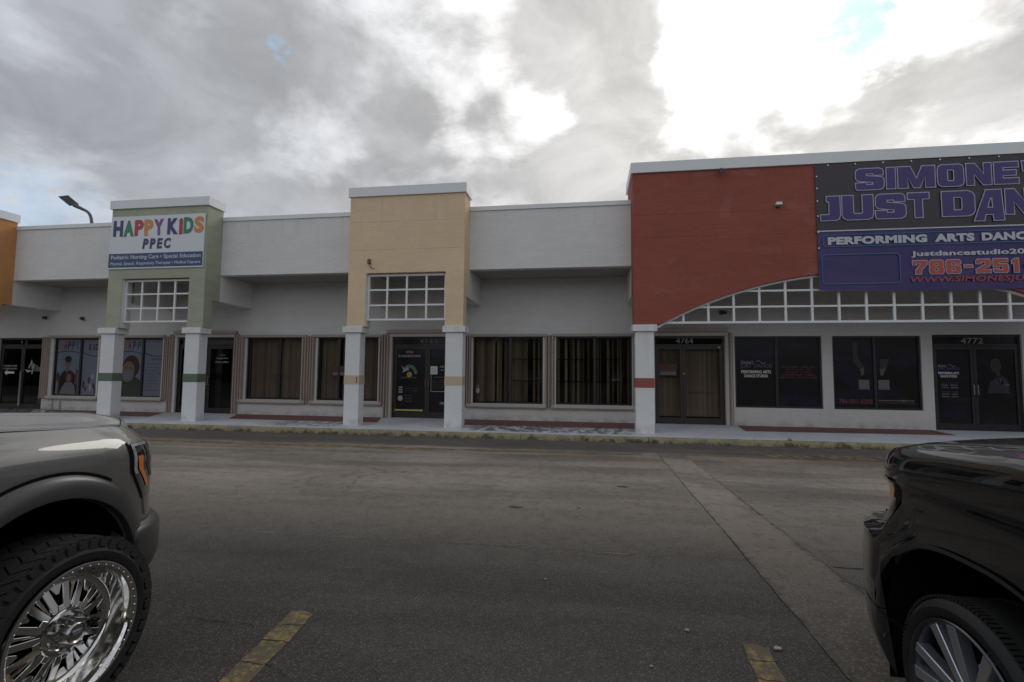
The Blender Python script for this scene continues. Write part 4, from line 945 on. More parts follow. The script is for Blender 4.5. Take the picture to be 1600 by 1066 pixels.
GL = {
 'I': [[(0, 0), (1, 0), (1, 1), (0, 1)]],
 'M': [[(0, 0), (.26, 0), (.26, .52), (.42, 0), (.58, 0), (.74, .52), (.74, 0), (1, 0), (1, 1), (.66, 1), (.5, .42), (.34, 1), (0, 1)]],
 'N': [[(0, 0), (.30, 0), (.30, .52), (.66, 0), (1, 0), (1, 1), (.70, 1), (.70, .48), (.34, 1), (0, 1)]],
 'E': [[(0, 0), (1, 0), (1, .25), (.36, .25), (.36, .385), (.90, .385), (.90, .615), (.36, .615), (.36, .75), (1, .75), (1, 1), (0, 1)]],
 'O': [[(.16, 0), (.84, 0), (.96, .07), (1, .2), (1, .8), (.96, .93), (.84, 1), (.16, 1), (.04, .93), (0, .8), (0, .2), (.04, .07)], [(.40, .24), (.37, .29), (.37, .71), (.40, .76), (.60, .76), (.63, .71), (.63, .29), (.60, .24)]],
 'D': [[(0, 0), (.80, 0), (.94, .07), (1, .2), (1, .8), (.94, .93), (.80, 1), (0, 1)], [(.36, .24), (.36, .76), (.58, .76), (.62, .71), (.62, .29), (.58, .24)]],
 'U': [[(.16, 0), (.84, 0), (.96, .07), (1, .2), (1, 1), (.66, 1), (.66, .29), (.62, .24), (.40, .24), (.36, .29), (.36, 1), (0, 1), (0, .2), (.04, .07)]],
 'J': [[(0, 0), (.80, 0), (.95, .07), (1, .2), (1, 1), (.32, 1), (.32, .78), (.44, .78), (.44, .24), (0, .24)]],
 'T': [[(.32, 0), (.68, 0), (.68, .75), (1, .75), (1, 1), (0, 1), (0, .75), (.32, .75)]],
 'A': [[(0, 0), (.33, 0), (.38, .20), (.64, .20), (.66, 0), (1, 0), (.93, 1), (.42, 1)], [(.45, .42), (.56, .74), (.62, .74), (.64, .42)]],
 'S': [[(.05, 0), (.86, 0), (.96, .07), (1, .18), (1, .48), (.95, .56), (.85, .60), (.38, .66), (.38, .76), (.62, .76), (.62, .68), (.98, .68), (.98, .86), (.94, .95), (.84, 1), (.15, 1), (.05, .94), (.01, .83), (.01, .54), (.06, .45), (.16, .41), (.62, .35), (.62, .24), (.38, .24), (.38, .33), (0, .33), (0, .12), (.02, .04)]],
 'C': [[(.16, 0), (.84, 0), (.96, .07), (1, .2), (1, .36), (.65, .36), (.65, .24), (.37, .24), (.37, .76), (.65, .76), (.65, .64), (1, .64), (1, .8), (.96, .93), (.84, 1), (.16, 1), (.04, .93), (0, .8), (0, .2), (.04, .07)]],
 "'": [[(.2, .55), (.7, .55), (1, 1), (.1, 1)]],
 '7': [[(.18, 0), (.58, 0), (.62, .3), (1, .72), (1, 1), (0, 1), (0, .68), (.28, .68), (.28, .76), (.56, .76), (.56, .70), (.2, .32)]],
 '8': [[(.1, 0), (.9, 0), (1, .12), (1, .42), (.93, .5), (1, .58), (1, .88), (.9, 1), (.1, 1), (0, .88), (0, .58), (.07, .5), (0, .42), (0, .12)], [(.38, .22), (.38, .40), (.62, .40), (.62, .22)], [(.38, .60), (.38, .78), (.62, .78), (.62, .60)]],
 '6': [[(.1, 0), (.9, 0), (1, .12), (1, .48), (.9, .60), (.38, .60), (.38, .78), (.62, .78), (.62, .70), (1, .70), (1, .88), (.9, 1), (.1, 1), (0, .88), (0, .12)], [(.38, .22), (.38, .40), (.62, .40), (.62, .22)]],
 '2': [[(0, 0), (1, 0), (1, .24), (.45, .24), (.98, .54), (1, .62), (1, .88), (.9, 1), (.1, 1), (0, .88), (0, .66), (.38, .66), (.38, .78), (.62, .78), (.62, .62), (0, .26)]],
 '5': [[(.1, 0), (.9, 0), (1, .12), (1, .52), (.9, .64), (.38, .64), (.38, .77), (.98, .77), (.98, 1), (0, 1), (0, .44), (.62, .44), (.62, .22), (.38, .22), (.38, .31), (0, .31), (0, .12)]],
 '1': [[(.3, 0), (.75, 0), (.75, 1), (.4, 1), (.1, .84), (.1, .64), (.3, .70)]],
 '0': [[(.1, 0), (.9, 0), (1, .12), (1, .88), (.9, 1), (.1, 1), (0, .88), (0, .12)], [(.38, .22), (.38, .78), (.62, .78), (.62, .22)]],
 '-': [[(.1, .40), (.9, .40), (.9, .60), (.1, .60)]],
}
def glyph(ch, x0, x1, z0, z1, off, y, mat, name):
    """one heavy block letter: filled outlines with holes, grown by off for its pale border"""
    cu = bpy.data.curves.new('g', 'CURVE'); cu.dimensions = '2D'; cu.fill_mode = 'BOTH'; cu.extrude = .002
    w_, h_ = x1-x0, z1-z0
    for li, loop in enumerate(GL[ch]):
        P_ = [(u*w_, v*h_) for u, v in loop]; n = len(P_)
        ar = sum(P_[i][0]*P_[(i+1) % n][1]-P_[(i+1) % n][0]*P_[i][1] for i in range(n))
        if ar < 0: P_ = P_[::-1]
        sg = off if li == 0 else -off; Q = []
        for i in range(n):                       # mitred offset of a closed polygon
            (ax, az), (bx_, bz_), (cx_, cz_) = P_[i-1], P_[i], P_[(i+1) % n]
            d1 = Vector((bx_-ax, bz_-az)).normalized(); d2 = Vector((cx_-bx_, cz_-bz_)).normalized()
            n1 = Vector((d1.y, -d1.x)); n2 = Vector((d2.y, -d2.x)); mm = n1+n2; k_ = mm.dot(n1)
            mm = mm/k_ if k_ > .35 else mm/.35; Q.append((bx_+mm.x*sg, bz_+mm.y*sg))
        sp = cu.splines.new('POLY'); sp.points.add(len(Q)-1); sp.use_cyclic_u = True
        for p_, (u, v) in zip(sp.points, Q): p_.co = (u, v, 0, 1)
    to = bpy.data.objects.new('g', cu); COL.objects.link(to); dg = bpy.context.evaluated_depsgraph_get(); dg.update()
    me = bpy.data.meshes.new_from_object(to.evaluated_get(dg)); bpy.data.objects.remove(to)
    off3 = wl(bn); vs = [v.co.copy() for v in me.vertices]
    ul = me.uv_layers.new(name='UVMap')
    for lp_ in me.loops: q = vs[lp_.vertex_index]; ul.data[lp_.index].uv = (q.x/w_, q.y/h_)
    for v, q in zip(me.vertices, vs): v.co = (x0+q.x-off3[0], y-q.z-off3[1], z0+q.y-off3[2])
    me.materials.clear(); me.materials.append(MATS[mat]); o = bpy.data.objects.new(name, me); COL.objects.link(o); o.parent = bn; LOC[o.name] = off3
def word(letters, z0, z1, fill='ban_letter', line='ban_outline', t=.017, lean=0):
    for ch, a, b_ in letters:
        glyph(ch, a, b_, z0, z1, t, yb-.001, line, 'letter_outline'); glyph(ch, a, b_, z0, z1, -.006, yb-.006, fill, 'banner_letter')
word((('S', 6.51, 7.14), ('I', 7.20, 7.39), ('M', 7.45, 8.25), ('O', 8.31, 8.86), ('N', 8.92, 9.44), ('E', 9.50, 10.0), ("'", 10.06, 10.22), ('S', 10.28, 10.90)), 6.16, 6.685)
word((('J', 5.70, 6.14), ('U', 6.19, 6.88), ('S', 6.93, 7.59), ('T', 7.64, 8.10), ('D', 8.37, 9.06), ('N', 9.70, 10.26), ('C', 10.32, 10.90), ('E', 10.96, 11.5)), 5.43, 6.03)
word((('A', 9.04, 9.66),), 5.30, 6.03)
def rrect(x0, x1, z0, z1, w=.022, r=.09, mat='ban_cyan'):
    def loop(o):
        pts = []
        for cx, cz, a in ((x1-r, z1-r, 0), (x0+r, z1-r, pi/2), (x0+r, z0+r, pi), (x1-r, z0+r, 3*pi/2)):
            for k in range(6): pts.append((cx+(r-o)*cos(a+k*pi/10), cz+(r-o)*sin(a+k*pi/10)))
        return pts
    A, B = loop(0), loop(w); n = len(A); m = MB()
    m.pts([(x, yb-.001, z) for x, z in A+B], [(i, (i+1) % n, n+(i+1) % n, n+i)[::-1] for i in range(n)]); m.build('outline_box', mat, bn)
rrect(5.72, 11.95, 4.765, 5.075)
text('PERFORMING', 5.84, 8.02, 4.82, 5.015, yb, 'ban_white', bn, off=.06); text('ARTS', 8.18, 9.02, 4.82, 5.015, yb, 'ban_white', bn, off=.06); text('DANCE', 9.17, 10.26, 4.82, 5.015, yb, 'ban_white', bn, off=.06); text('STUDIO', 10.42, 11.7, 4.82, 5.015, yb, 'ban_white', bn, off=.06)
rrect(5.68, 7.43, 3.845, 4.59, .026, .1)
text('Justdancestudio2016@gmail.com', 7.66, 11.95, 4.455, 4.62, yb, 'ban_white', bn, off=.035)
xq = 7.68
for ch in '786-251-5202':
    w_ = .355 if ch not in '-1' else .27
    word(((ch, xq, xq+w_-.045),), 4.055, 4.385, 'ban_orange', 'ban_outline', .012); xq += w_
text('WWW.SIMONESJUSTDANCE.COM', 7.62, 12.0, 3.825, 3.995, yb, 'ban_rust', bn, off=.03, shear=.15)
for zq in (6.55, 6.25, 5.93, 5.55, 5.15, 4.75): MB().poly_y(ellipse(bx0+.035, zq, .018, .018, 10), yb-.002, yb).build('grommet', 'steel', bn)
for i in range(7): MB().poly_y(ellipse(5.9+.62*i, bzt-.035, .018, .018, 10), yb-.002, yb).build('grommet', 'steel', bn)

# ------------------------------------------------------------------ wall fittings (things of their own)
fl = thing('floodlight', (3.38, YP, 6.83), 'small black floodlight under the coping of the red front', 'light fixture')
MB().tube([(3.38, YP, 6.86), (3.38, YP-.10, 6.84)], .03, 8).build('bracket', 'gunmetal', fl)
m = MB().lathe_x([(0, .03), (.02, .055), (.14, .07), (.15, .065), (.14, .0)], 14); m.v = [(3.38+b*1.0, YP-.10-a*.7, 6.83-a*.5+c) for a, b, c in m.v]; m.build('lamp_head', 'black_frame', fl, smooth=True)
wb = thing('wall_box', (4.75, YP, 5.90), 'small white junction box on the red wall left of the banner', 'electrical box')
box('box_body', 'lattice', wb, 4.68, 4.82, YP-.09, YP-.001, 5.87, 5.94, bevel=.006); box('conduit_stub', 'gunmetal', wb, 4.69, 4.77, YP-.07, YP-.001, 5.82, 5.868)
cbm = thing('cable_stub', (-6.04, YP, 4.7), 'loose cable stub with curled end on the tan tower above the lattice', 'cable')
MB().box(-6.09, -6.01, YP-.06, YP-.001, 4.66, 4.80).build('cable_clamp', 'lamp_grey', cbm, bevel=.01)
MB().tube([(-6.06, YP-.03, 4.68), (-6.02, YP-.06, 4.60), (-5.95, YP-.09, 4.53), (-5.88, YP-.09, 4.50), (-5.86, YP-.08, 4.53)], .012, 7).build('cable', 'lamp_grey', cbm, smooth=True)
def wall_lamp(x_, z_, lab):
    o = thing('wall_lamp', (x_, YW, z_), lab, 'light fixture', 'small wall lamps under the canopy')
    box('lamp_base', 'lamp_grey', o, x_-.05, x_+.05, YW-.04, YW-.002, z_-.06, z_+.06); MB().tube([(x_, YW-.04, z_), (x_+.10, YW-.16, z_-.01)], .035, 8, .05).build('lamp_head', 'gunmetal', o)
wall_lamp(-19.50, 3.50, 'small dark wall lamp above the far left doors'); wall_lamp(-17.91, 3.46, 'small dark wall lamp above the family picture window')
wall_lamp(-12.9, 3.18, 'small dark wall lamp seen at the foot of the green tower lattice'); wall_lamp(3.9, 3.45, 'small dark wall lamp behind the left end of the arch lattice')

# ------------------------------------------------------------------ street lamp behind the roof
lp = thing('street_lamp', (-29.5, 25, 0), 'grey street lamp with curved arm rising behind the roof', 'street lamp')
MB().tube([(-29.5, 25, 0), (-29.5, 25, 10.2)], .14, 12, .10).build('pole', 'lamp_grey', lp, smooth=True)
MB().tube([(-29.5, 25, 10.2), (-29.5, 25, 10.45), (-29.55, 25, 10.72), (-29.65, 25, 10.95), (-29.78, 25, 11.12), (-29.95, 25, 11.24), (-30.15, 25, 11.33)], .085, 10).build('curved_arm', 'lamp_grey', lp, smooth=True)
def lamp_head():
    # broad flat head, tilted up towards its tip
    c = [Vector(q) for q in ((-31.33, 24.45, 11.98), (-30.99, 24.75, 12.15), (-30.59, 25.10, 11.68), (-30.91, 24.80, 11.51))]
    nrm = (c[1]-c[0]).cross(c[3]-c[0]).normalized()
    if nrm.z < 0: nrm = -nrm
    def slab(q, lo, hi):
        v = [p+nrm*lo for p in q]+[p+nrm*hi for p in q]
        return MB().pts(v, [(0, 3, 2, 1), (4, 5, 6, 7), (0, 1, 5, 4), (1, 2, 6, 5), (2, 3, 7, 6), (3, 0, 4, 7)])
    slab(c, 0.0, .09).build('lamp_head', 'gunmetal', lp, bevel=.02)
    for k in range(4):
        t0, t1 = .10+.21*k, .27+.21*k
        L = lambda t, s_: (c[0]*(1-t)+c[3]*t)*(1-s_)+(c[1]*(1-t)+c[2]*t)*s_
        slab([L(t0, .14), L(t0, .86), L(t1, .86), L(t1, .14)], -.010, -.002).build('light_panel', 'led', lp)
    b0 = (c[2]+c[3])/2
    MB().tube([b0+nrm*.05, b0*.5+Vector((-30.13, 25, 11.32))*.5+nrm*.02, (-30.13, 25, 11.32)], .12, 10, .085).build('arm_socket', 'lamp_grey', lp, smooth=True)
lamp_head()

# ------------------------------------------------------------------ vehicles
def super_plan(W_, ys, yf, n=26, p=2.5, rear=-5.2):
    """outline seen from above, from the rear along the side, round the corner, to the middle of the nose; returns (x, y) list"""
    pts = [(W_, rear+(ys-rear)*i/44) for i in range(44)]
    for i in range(n+1):
        a = (i/n)*(pi/2); c, s_ = cos(a), sin(a)
        pts.append((W_*max(c, 0)**(2/p), ys+(yf-ys)*max(s_, 0)**(2/p)))
    pts[-1] = (0.0, yf); return pts
def arch_z(y, cy, cz, a, p, zb):
    d = abs(y-cy)
    if d >= a: return zb
    return max(zb, cz+a*(1-(d/a)**p)**(1/p))
class Shell:
    """half body: plan outline, stretched towards the nose by k(z), leaning in by inset(z)"""
    def __init__(s, W_, ys, yf, p, crown, k, inset, wheels, zb, rear=-5.2):
        s.W, s.ys, s.yf, s.crown, s.k, s.inset, s.wheels, s.zb = W_, ys, yf, crown, k, inset, wheels, zb
        s.plan = super_plan(W_, ys, yf, 26, p, rear)
    def refine(s):
        # add stations at the wheel arches so their edges are round
        out = []
        for cy, cz, a, p in s.wheels:
            for i in range(41):
                t = -cos(pi*i/40); yy = cy+a*t
                if yy < s.ys: out.append((s.W, yy))
        pl = [q for q in s.plan if not any(abs(q[1]-cy) < a and q[1] < s.ys for cy, cz, a, p in s.wheels)] + out
        side = sorted([q for q in pl if q[1] < s.ys], key=lambda q: q[1]); nose = [q for q in pl if q[1] >= s.ys]
        s.plan = side+nose; return s
    def pt(s, q, z):
        x, y = q; zc = s.crown(x, y)
        if y > s.ys: y = s.ys+(y-s.ys)*s.k(z)
        # inward normal in plan
        i = s.inset(z, zc, y)
        t = 0 if y <= s.ys else min(1, (y-s.ys)/(s.yf-s.ys))
        nx = 1-t; ny = t; l = sqrt(nx*nx+ny*ny)
        return (max(0.0, x-i*nx/l), y-i*ny/l, z)
    def zlow(s, q):
        z = s.zb
        for cy, cz, a, p in s.wheels:
            # arch in the stretched coordinate
            yy = q[1] if q[1] <= s.ys else s.ys+(q[1]-s.ys)*s.k(.6)
            z = max(z, arch_z(yy, cy, cz, a, p, s.zb))
        return z
    def skirt(s, levels, z_from=None, z_to=None):
        rows = []
        for q in s.plan:
            zc = s.crown(*q); lo = s.zlow(q); r = []
            for j in range(levels+1):
                t = j/levels; z = lo+(zc-lo)*t
                r.append(s.pt(q, z))
            rows.append(r)
        return rows
def mirror_rows(rows): return [[(-x, y, z) for x, y, z in r] for r in rows]
def add_wheels(v, spots, make):
    first = None
    for (x, y, side, lab) in spots: make(v, x, y, side)

def tyre_mesh(Rt, Rr, w, outx, n=72):
    """profile (x, r), outer face towards +x at outx"""
    return [(outx-.012, Rr), (outx-.002, Rr+.012), (outx+.004, Rr+(Rt-Rr)*.45), (outx-.002, Rt-.05), (outx-.018, Rt-.022), (outx-.045, Rt-.010),
            (outx-w*.5, Rt-.004), (outx-w+.045, Rt-.010), (outx-w+.018, Rt-.022), (outx-w, Rt-.06), (outx-w+.01, Rr)]
def place(m, x, y, z, sx=1):
    m.v = [(x+a*sx, y+b, z+c) for a, b, c in m.v]
    if sx < 0: m.f = [f[::-1] for f in m.f]
    return m
def radial_bar(m, a, r0, r1, w0, w1, x0, x1, skew=0.0):
    """bar lying in the wheel face from radius r0 to r1 at angle a (skew turns its outer end)"""
    c0, s0 = cos(a), sin(a); a2 = a+skew; p0 = (r0*c0, r0*s0); p1 = (r1*cos(a2), r1*sin(a2))
    tx, ty = p1[0]-p0[0], p1[1]-p0[1]; l = sqrt(tx*tx+ty*ty); nx, ny = -ty/l, tx/l
    q = []
    for (p, w, xx) in ((p0, w0, x0[0]), (p1, w1, x0[1])):
        for sgn in (1, -1): q.append((xx, p[0]+nx*w/2*sgn, p[1]+ny*w/2*sgn))
    for (p, w, xx) in ((p0, w0*1.25, x1[0]), (p1, w1*1.25, x1[1])):
        for sgn in (1, -1): q.append((xx, p[0]+nx*w/2*sgn, p[1]+ny*w/2*sgn))
    m.pts(q, [(0, 1, 3, 2), (4, 6, 7, 5), (0, 2, 6, 4), (1, 5, 7, 3), (0, 4, 5, 1), (2, 3, 7, 6)])
def truck_wheel(v, x, y, side, Rt=.41, detail=True):
    Rr = .296; z = Rt; w = .30
    t = place(MB().lathe_x(tyre_mesh(Rt, Rr+.004, w, 0.0), 80, sx=-1), x, y, z, side) if False else None
    m = MB().lathe_x(tyre_mesh(Rt-.012, Rr+.004, w, 0.0), 80); place(m, x, y, z, side)
    ty = m.build('wheel', 'rubber', v, smooth=60)
    if detail:
        tr = MB(); N = 46
        def blk(a0, a1, u0, u1, r0, r1, sk=0.0):
            q = []
            for r in (r0, r1):
                for (a, u) in ((a0, u0), (a1, u0), (a1+sk, u1), (a0+sk, u1)):
                    q.append((u, r*cos(a), r*sin(a)))
            tr.pts(q, [(0, 1, 2, 3), (7, 6, 5, 4), (0, 4, 5, 1), (1, 5, 6, 2), (2, 6, 7, 3), (3, 7, 4, 0)])
        for i in range(N):
            a = 2*pi*i/N; s_ = 2*pi/N
            blk(a, a+s_*.84, -.082, -.012, Rt-.03, Rt-.001, -.10)                 # outer shoulder lug
            if i % 2 == 0: blk(a, a+s_*.70, -.022, -.004, Rt-.060, Rt-.012, -.02)  # side biter
            else: blk(a, a+s_*.70, -.022, -.004, Rt-.045, Rt-.012, -.02)
            blk(a+s_*.3, a+s_*1.16, -.145, -.088, Rt-.03, Rt+.001, .07)
            blk(a, a+s_*.86, -.212, -.152, Rt-.03, Rt+.001, -.07)
            blk(a+s_*.2, a+s_*1.05, -w+.012, -.218, Rt-.03, Rt-.001, .09)
        place(tr, x, y, z, side); o = tr.build('tread', 'rubber_tread', ty); o['kind'] = 'stuff'
    r = MB().lathe_x([(.004, Rr+.006), (.010, Rr+.004), (.012, Rr-.006), (.004, Rr-.020), (-.002, Rr-.024), (-.035, Rr-.034), (-.085, Rr-.052), (-.098, Rr-.060), (-.10, Rr-.066)], 96)
    place(r, x, y, z, side); r.build('rim', 'chrome', ty, smooth=50)
    rr = MB().lathe_x([(-.100, Rr-.066), (-.092, Rr-.074), (-.094, Rr-.092)], 96); place(rr, x, y, z, side).build('rim_ring', 'chrome', ty, smooth=50)
    bk = MB().lathe_x([(-.101, Rr-.068), (-.20, Rr-.080), (-.24, .10), (-.24, .0)], 48); place(bk, x, y, z, side).build('wheel_well_back', 'liner', ty)
    if detail:
        rv = MB()
        for i in range(44):
            a = 2*pi*i/44; cy_, cz_ = (Rr-.012)*cos(a), (Rr-.012)*sin(a)
            ring = [(.010, cy_+.0042*cos(b), cz_+.0042*sin(b)) for b in [2*pi*k/6 for k in range(6)]]
            rv.pts(ring+[(.0145, cy_, cz_)], [(k, (k+1) % 6, 6) for k in range(6)])
        o = place(rv, x, y, z, side).build('lip_rivets', 'chrome_dull', ty); o['kind'] = 'stuff'
        Ro = Rr-.086
        NS = 8
        for i in range(NS):
            a = 2*pi*i/NS+.12
            m = MB()
            for dlt in (-.095, .095): radial_bar(m, a+dlt*1.75, .055, Ro+.006, .030, .030, (-.052, -.094), (-.085, -.118), dlt*.5)
            radial_bar(m, a, .05, .125, .046, .026, (-.050, -.067), (-.08, -.09)); radial_bar(m, a, .172, Ro+.006, .014, .058, (-.083, -.093), (-.10, -.116))
            radial_bar(m, a+pi/NS, .11, Ro+.006, .007, .018, (-.078, -.094), (-.10, -.118))
            place(m, x, y, z, side).build('spoke', 'chrome', ty, bevel=.002)
        for i in range(8):
            a = 2*pi*i/8+.12+pi/8; cy_, cz_ = .074*cos(a), .074*sin(a)
            m = MB().lathe_x([(-.06, .014), (-.030, .0125), (-.010, .011), (.0, .006), (.0, .0)], 8); m.v = [(p, cy_+q, cz_+r_) for p, q, r_ in m.v]
            place(m, x, y, z, side).build('lug_nut', 'chrome_dull', ty, smooth=True)
        m = MB().lathe_x([(-.09, .11), (-.056, .10), (-.050, .088), (-.05, .05)], 40); place(m, x, y, z, side).build('hub_disc', 'chrome', ty, smooth=40)
        m = MB().lathe_x([(-.06, .052), (.004, .046), (.010, .040), (.004, .034), (.006, 0)], 32); place(m, x, y, z, side).build('centre_cap', 'chrome_dull', ty, smooth=40)
        place(MB().box(.006, .011, -.02, .02, -.004, .012), x, y, z, side).build('cap_emblem', 'alloy', ty)
    return ty
def car_wheel(v, x, y, side, Rt=.385, detail=True):
    Rr = .292; z = Rt; w = .275
    m = MB().lathe_x(tyre_mesh(Rt, Rr+.003, w, 0.0), 80); place(m, x, y, z, side); ty = m.build('wheel', 'rubber_new', v, smooth=60)
    g2 = MB()
    for i in range(120):
        a = 2*pi*i/120
        for u0, u1 in ((-.055, -.02), (-w+.02, -w+.055)):
            q = [(u, r*cos(b), r*sin(b)) for r in (Rt-.014, Rt-.0035) for (b, u) in ((a, u0), (a+.030, u0), (a+.030, u1), (a, u1))]
            g2.pts(q, [(0, 1, 2, 3), (7, 6, 5, 4), (0, 4, 5, 1), (1, 5, 6, 2), (2, 6, 7, 3), (3, 7, 4, 0)])
    for u0, u1 in ((-.10, -.062), (-.155, -.108), (-.205, -.162)):
        pass
    o = place(g2, x, y, z, side).build('tread', 'rubber_new', ty); o['kind'] = 'stuff'
    r = MB().lathe_x([(.0, Rr+.004), (.006, Rr), (.003, Rr-.008), (-.015, Rr-.016), (-.05, Rr-.022), (-.17, Rr-.03)], 96); place(r, x, y, z, side).build('rim', 'alloy_dark', ty, smooth=50)
    bk = MB().lathe_x([(-.17, Rr-.028), (-.18, .10), (-.18, 0)], 40); place(bk, x, y, z, side).build('wheel_well_back', 'liner', ty)
    dk = MB().lathe_x([(-.12, .15), (-.115, .15), (-.115, .02)], 40); place(dk, x, y, z, side).build('brake_disc', 'chrome_dull', ty)
    if detail:
        for i in range(6):
            a = 2*pi*i/6+1.18
            for sgn in (-1, 1):
                m = MB(); radial_bar(m, a+sgn*.27, .055, Rr-.012, .034, .046, (-.030, -.006), (-.075, -.05), -sgn*.08); place(m, x, y, z, side).build('spoke', 'alloy', ty, bevel=.004)
            m = MB(); radial_bar(m, a, .06, Rr-.014, .024, .062, (-.055, -.045), (-.085, -.075)); place(m, x, y, z, side).build('spoke_web', 'alloy_dark', ty)
        m = MB().lathe_x([(-.08, .075), (-.035, .068), (-.028, .05), (-.026, 0)], 32); place(m, x, y, z, side).build('centre_cap', 'alloy', ty, smooth=40)
    return ty

def rear_box(root, W_, zb, z1, y0, y1, mat, name):
    return None

# ---- grey pick-up on the left: right flank towards the camera. local x outward right, y forward from the front hub
def build_truck():
    cx, hy = -3.42, 2.00
    T = thing('pickup_truck', (cx, hy-1.9, 0), 'grey pickup truck on deep dish chrome wheels, at the left', 'truck')
    Wd = 1.0
    def crown(x, y):
        b = 1.325-.055*max(0, (y+.2)/1.0) if y > -.2 else 1.325+.02*min(1, (-.2-y))
        t = max(0, (y-.45)/.40); return b-.05*t**2
    def k(z): return 1.0+.10*max(0, min(1, (1.1-z)/.4))
    def inset(z, zc, y):
        u = max(0, (z-(zc-.20))/.20); i = .115*u**2.4
        i += .012*max(0, min(1, (1.02-z)/.2)) if z < 1.02 else 0
        if z < .55: i += .05*((.55-z)/.2)**2 if z > .35 else .05
        return i
    wh = [(-.05, .57, .43, 2.0), (-3.72, .57, .43, 2.0)]
    sh_ = Shell(Wd, .22, .83, 2.5, crown, k, inset, wh, .50, rear=-4.9).refine()
    rows = sh_.skirt(22)
    def tw(r): return [(cx+x, hy+y, z) for x, y, z in r]
    R = [tw(r) for r in rows]; L = [tw(r) for r in mirror_rows(rows)]
    m = MB().grid(R, flip=True); m.grid(L)
    body = m.build('body', 'paint_grey', T, smooth=45, weld=True)
    # hood: from the crown line to the centre line, with raised middle and shut line
    def hood_z(x, y, xs, zc):
        ax = abs(x); t = 0
        if ax < .62: t = 1
        elif ax < .78: t = .5+.5*cos(pi*(ax-.62)/.16)
        fr = 1-max(0, min(1, (y-.58)/.24))**2.2
        return zc+.028*(1-(ax/max(xs, .01))**2)+.060*t*fr*(1 if y < .9 else 0)+.012*min(1, max(0, (.2-y)))
    hrows = []
    for q, r in zip(sh_.plan, rows):
        if q[1] < -.95: continue
        xe, ye, ze = r[-1]; rr = []
        for j in range(33):
            t = j/32; x_ = xe*(1-t); rr.append((cx+x_, hy+ye, hood_z(x_, ye, xe, ze)))
        hrows.append((rr, xe, ye, ze))
    cut = lambda a, b: [[p for p in rr[0]] for rr in hrows]
    HR = [h_[0] for h_ in hrows]; HL = [[(2*cx-x, y, z) for x, y, z in r] for r in HR]
    m = MB().grid(HR); m.grid(HL, flip=True); m.build('hood', 'paint_grey', body, smooth=45, weld=True)
    # shut line between hood and wing: a slim dark groove strip
    gl = []
    for h_ in hrows:
        rr, xe, ye, ze = h_
        if ye > .74: continue
        x_ = min(.84, xe*.93); z_ = hood_z(x_, ye, xe, ze)+.0015
        gl.append([(cx+x_-.0035, hy+ye, z_+.0005), (cx+x_+.0035, hy+ye, z_+.0005)])
    MB().grid(gl).build('shut_line', 'liner', body)
    # cab, windows, bed
    cab = MB(); 
    prof = [(-.95, 1.34, .90), (-1.75, 1.86, .66), (-3.2, 1.88, .66), (-3.45, 1.36, .90)]
    ringR = [[(cx+s_*w_, hy+y_, z_) for s_ in (1, -1)] for y_, z_, w_ in prof]
    vs = [p for r_ in ringR for p in r_]; cab.pts(vs, [(0, 1, 3, 2), (2, 3, 5, 4), (4, 5, 7, 6), (0, 2, 4, 6), (1, 7, 5, 3)])
    cabo = cab.build('cab', 'paint_grey', T, bevel=.05)
    MB().pts([(cx-.80, hy-1.00, 1.385), (cx+.80, hy-1.00, 1.385), (cx+.60, hy-1.70, 1.84), (cx-.60, hy-1.70, 1.84)], [(0, 1, 2, 3)]).build('windscreen', 'lens_dark', cabo)
    for s_ in (1, -1):
        MB().pts([(cx+s_*.90, hy-1.15, 1.40), (cx+s_*.90, hy-3.3, 1.40), (cx+s_*.69, hy-3.1, 1.80), (cx+s_*.69, hy-1.75, 1.80)], [(0, 1, 2, 3)]).build('side_window', 'lens_dark', cabo)
    MB().box(cx-.93, cx+.93, hy-4.88, hy-.95, 1.28, 1.335).build('deck', 'paint_grey', T); MB().box(cx-.95, cx+.95, hy-4.9, hy-4.85, .55, 1.33).build('tailgate', 'paint_grey', T)
    MB().box(cx-.75, cx+.75, hy-4.85, hy+.45, .50, .56).build('underbody', 'liner', T)
    # wheel wells
    for cy in (-.05, -3.72):
        for s_ in (1, -1):
            mm = MB().lathe_x([(s_*(1.0-.03), .435), (s_*.45, .435), (s_*.45, 0)], 40); mm.v = [(cx+a, hy+cy+b, .57+c) for a, b, c in mm.v if True]
            mm.f = [f for f in mm.f if all(mm.v[i][2] > .50 for i in f)]
            mm.build('wheel_housing', 'liner', T)
    # wheel arch flares
    for cy in (-.05, -3.72):
        for s_ in (1, -1):
            rws = []; N = 40
            for i in range(N+1):
                a = radians(-8)+(pi+radians(16))*i/N
                r_ = []
                for (rad, xo) in ((.432, .965), (.430, 1.022), (.436, 1.034), (.470, 1.036), (.515, 1.024), (.538, 1.008), (.545, .990)):
                    yy = cy+(rad+.004)*cos(a)+(.015 if cos(a) > 0 else -.015)*0; zq = .57+rad*sin(a)
                    xo2 = xo
                    if cy > -1 and yy > .24: xo2 = xo-.55*max(0, yy-.24)**1.7
                    r_.append((cx+s_*xo2, hy+yy, zq))
                rws.append(r_)
            MB().grid(rws, flip=(s_ < 0)).build('wheel_arch_flare', 'shaded_flare_paint', T, smooth=60)
            rg = [[(cx+s_*(xo), hy+cy+(rad)*cos(a), .57+rad*sin(a)) for rad, xo in ((.540, 1.0045), (.556, 1.0045))] for a in [radians(0)+(pi)*i/40 for i in range(41)]]
            if cy < -1 or True:
                rg2 = []
                for r_ in rg:
                    if r_[0][1] < hy+.24 or cy < -1: rg2.append(r_)
                MB().grid(rg2, flip=(s_ < 0)).build('arch_gap', 'liner', T)
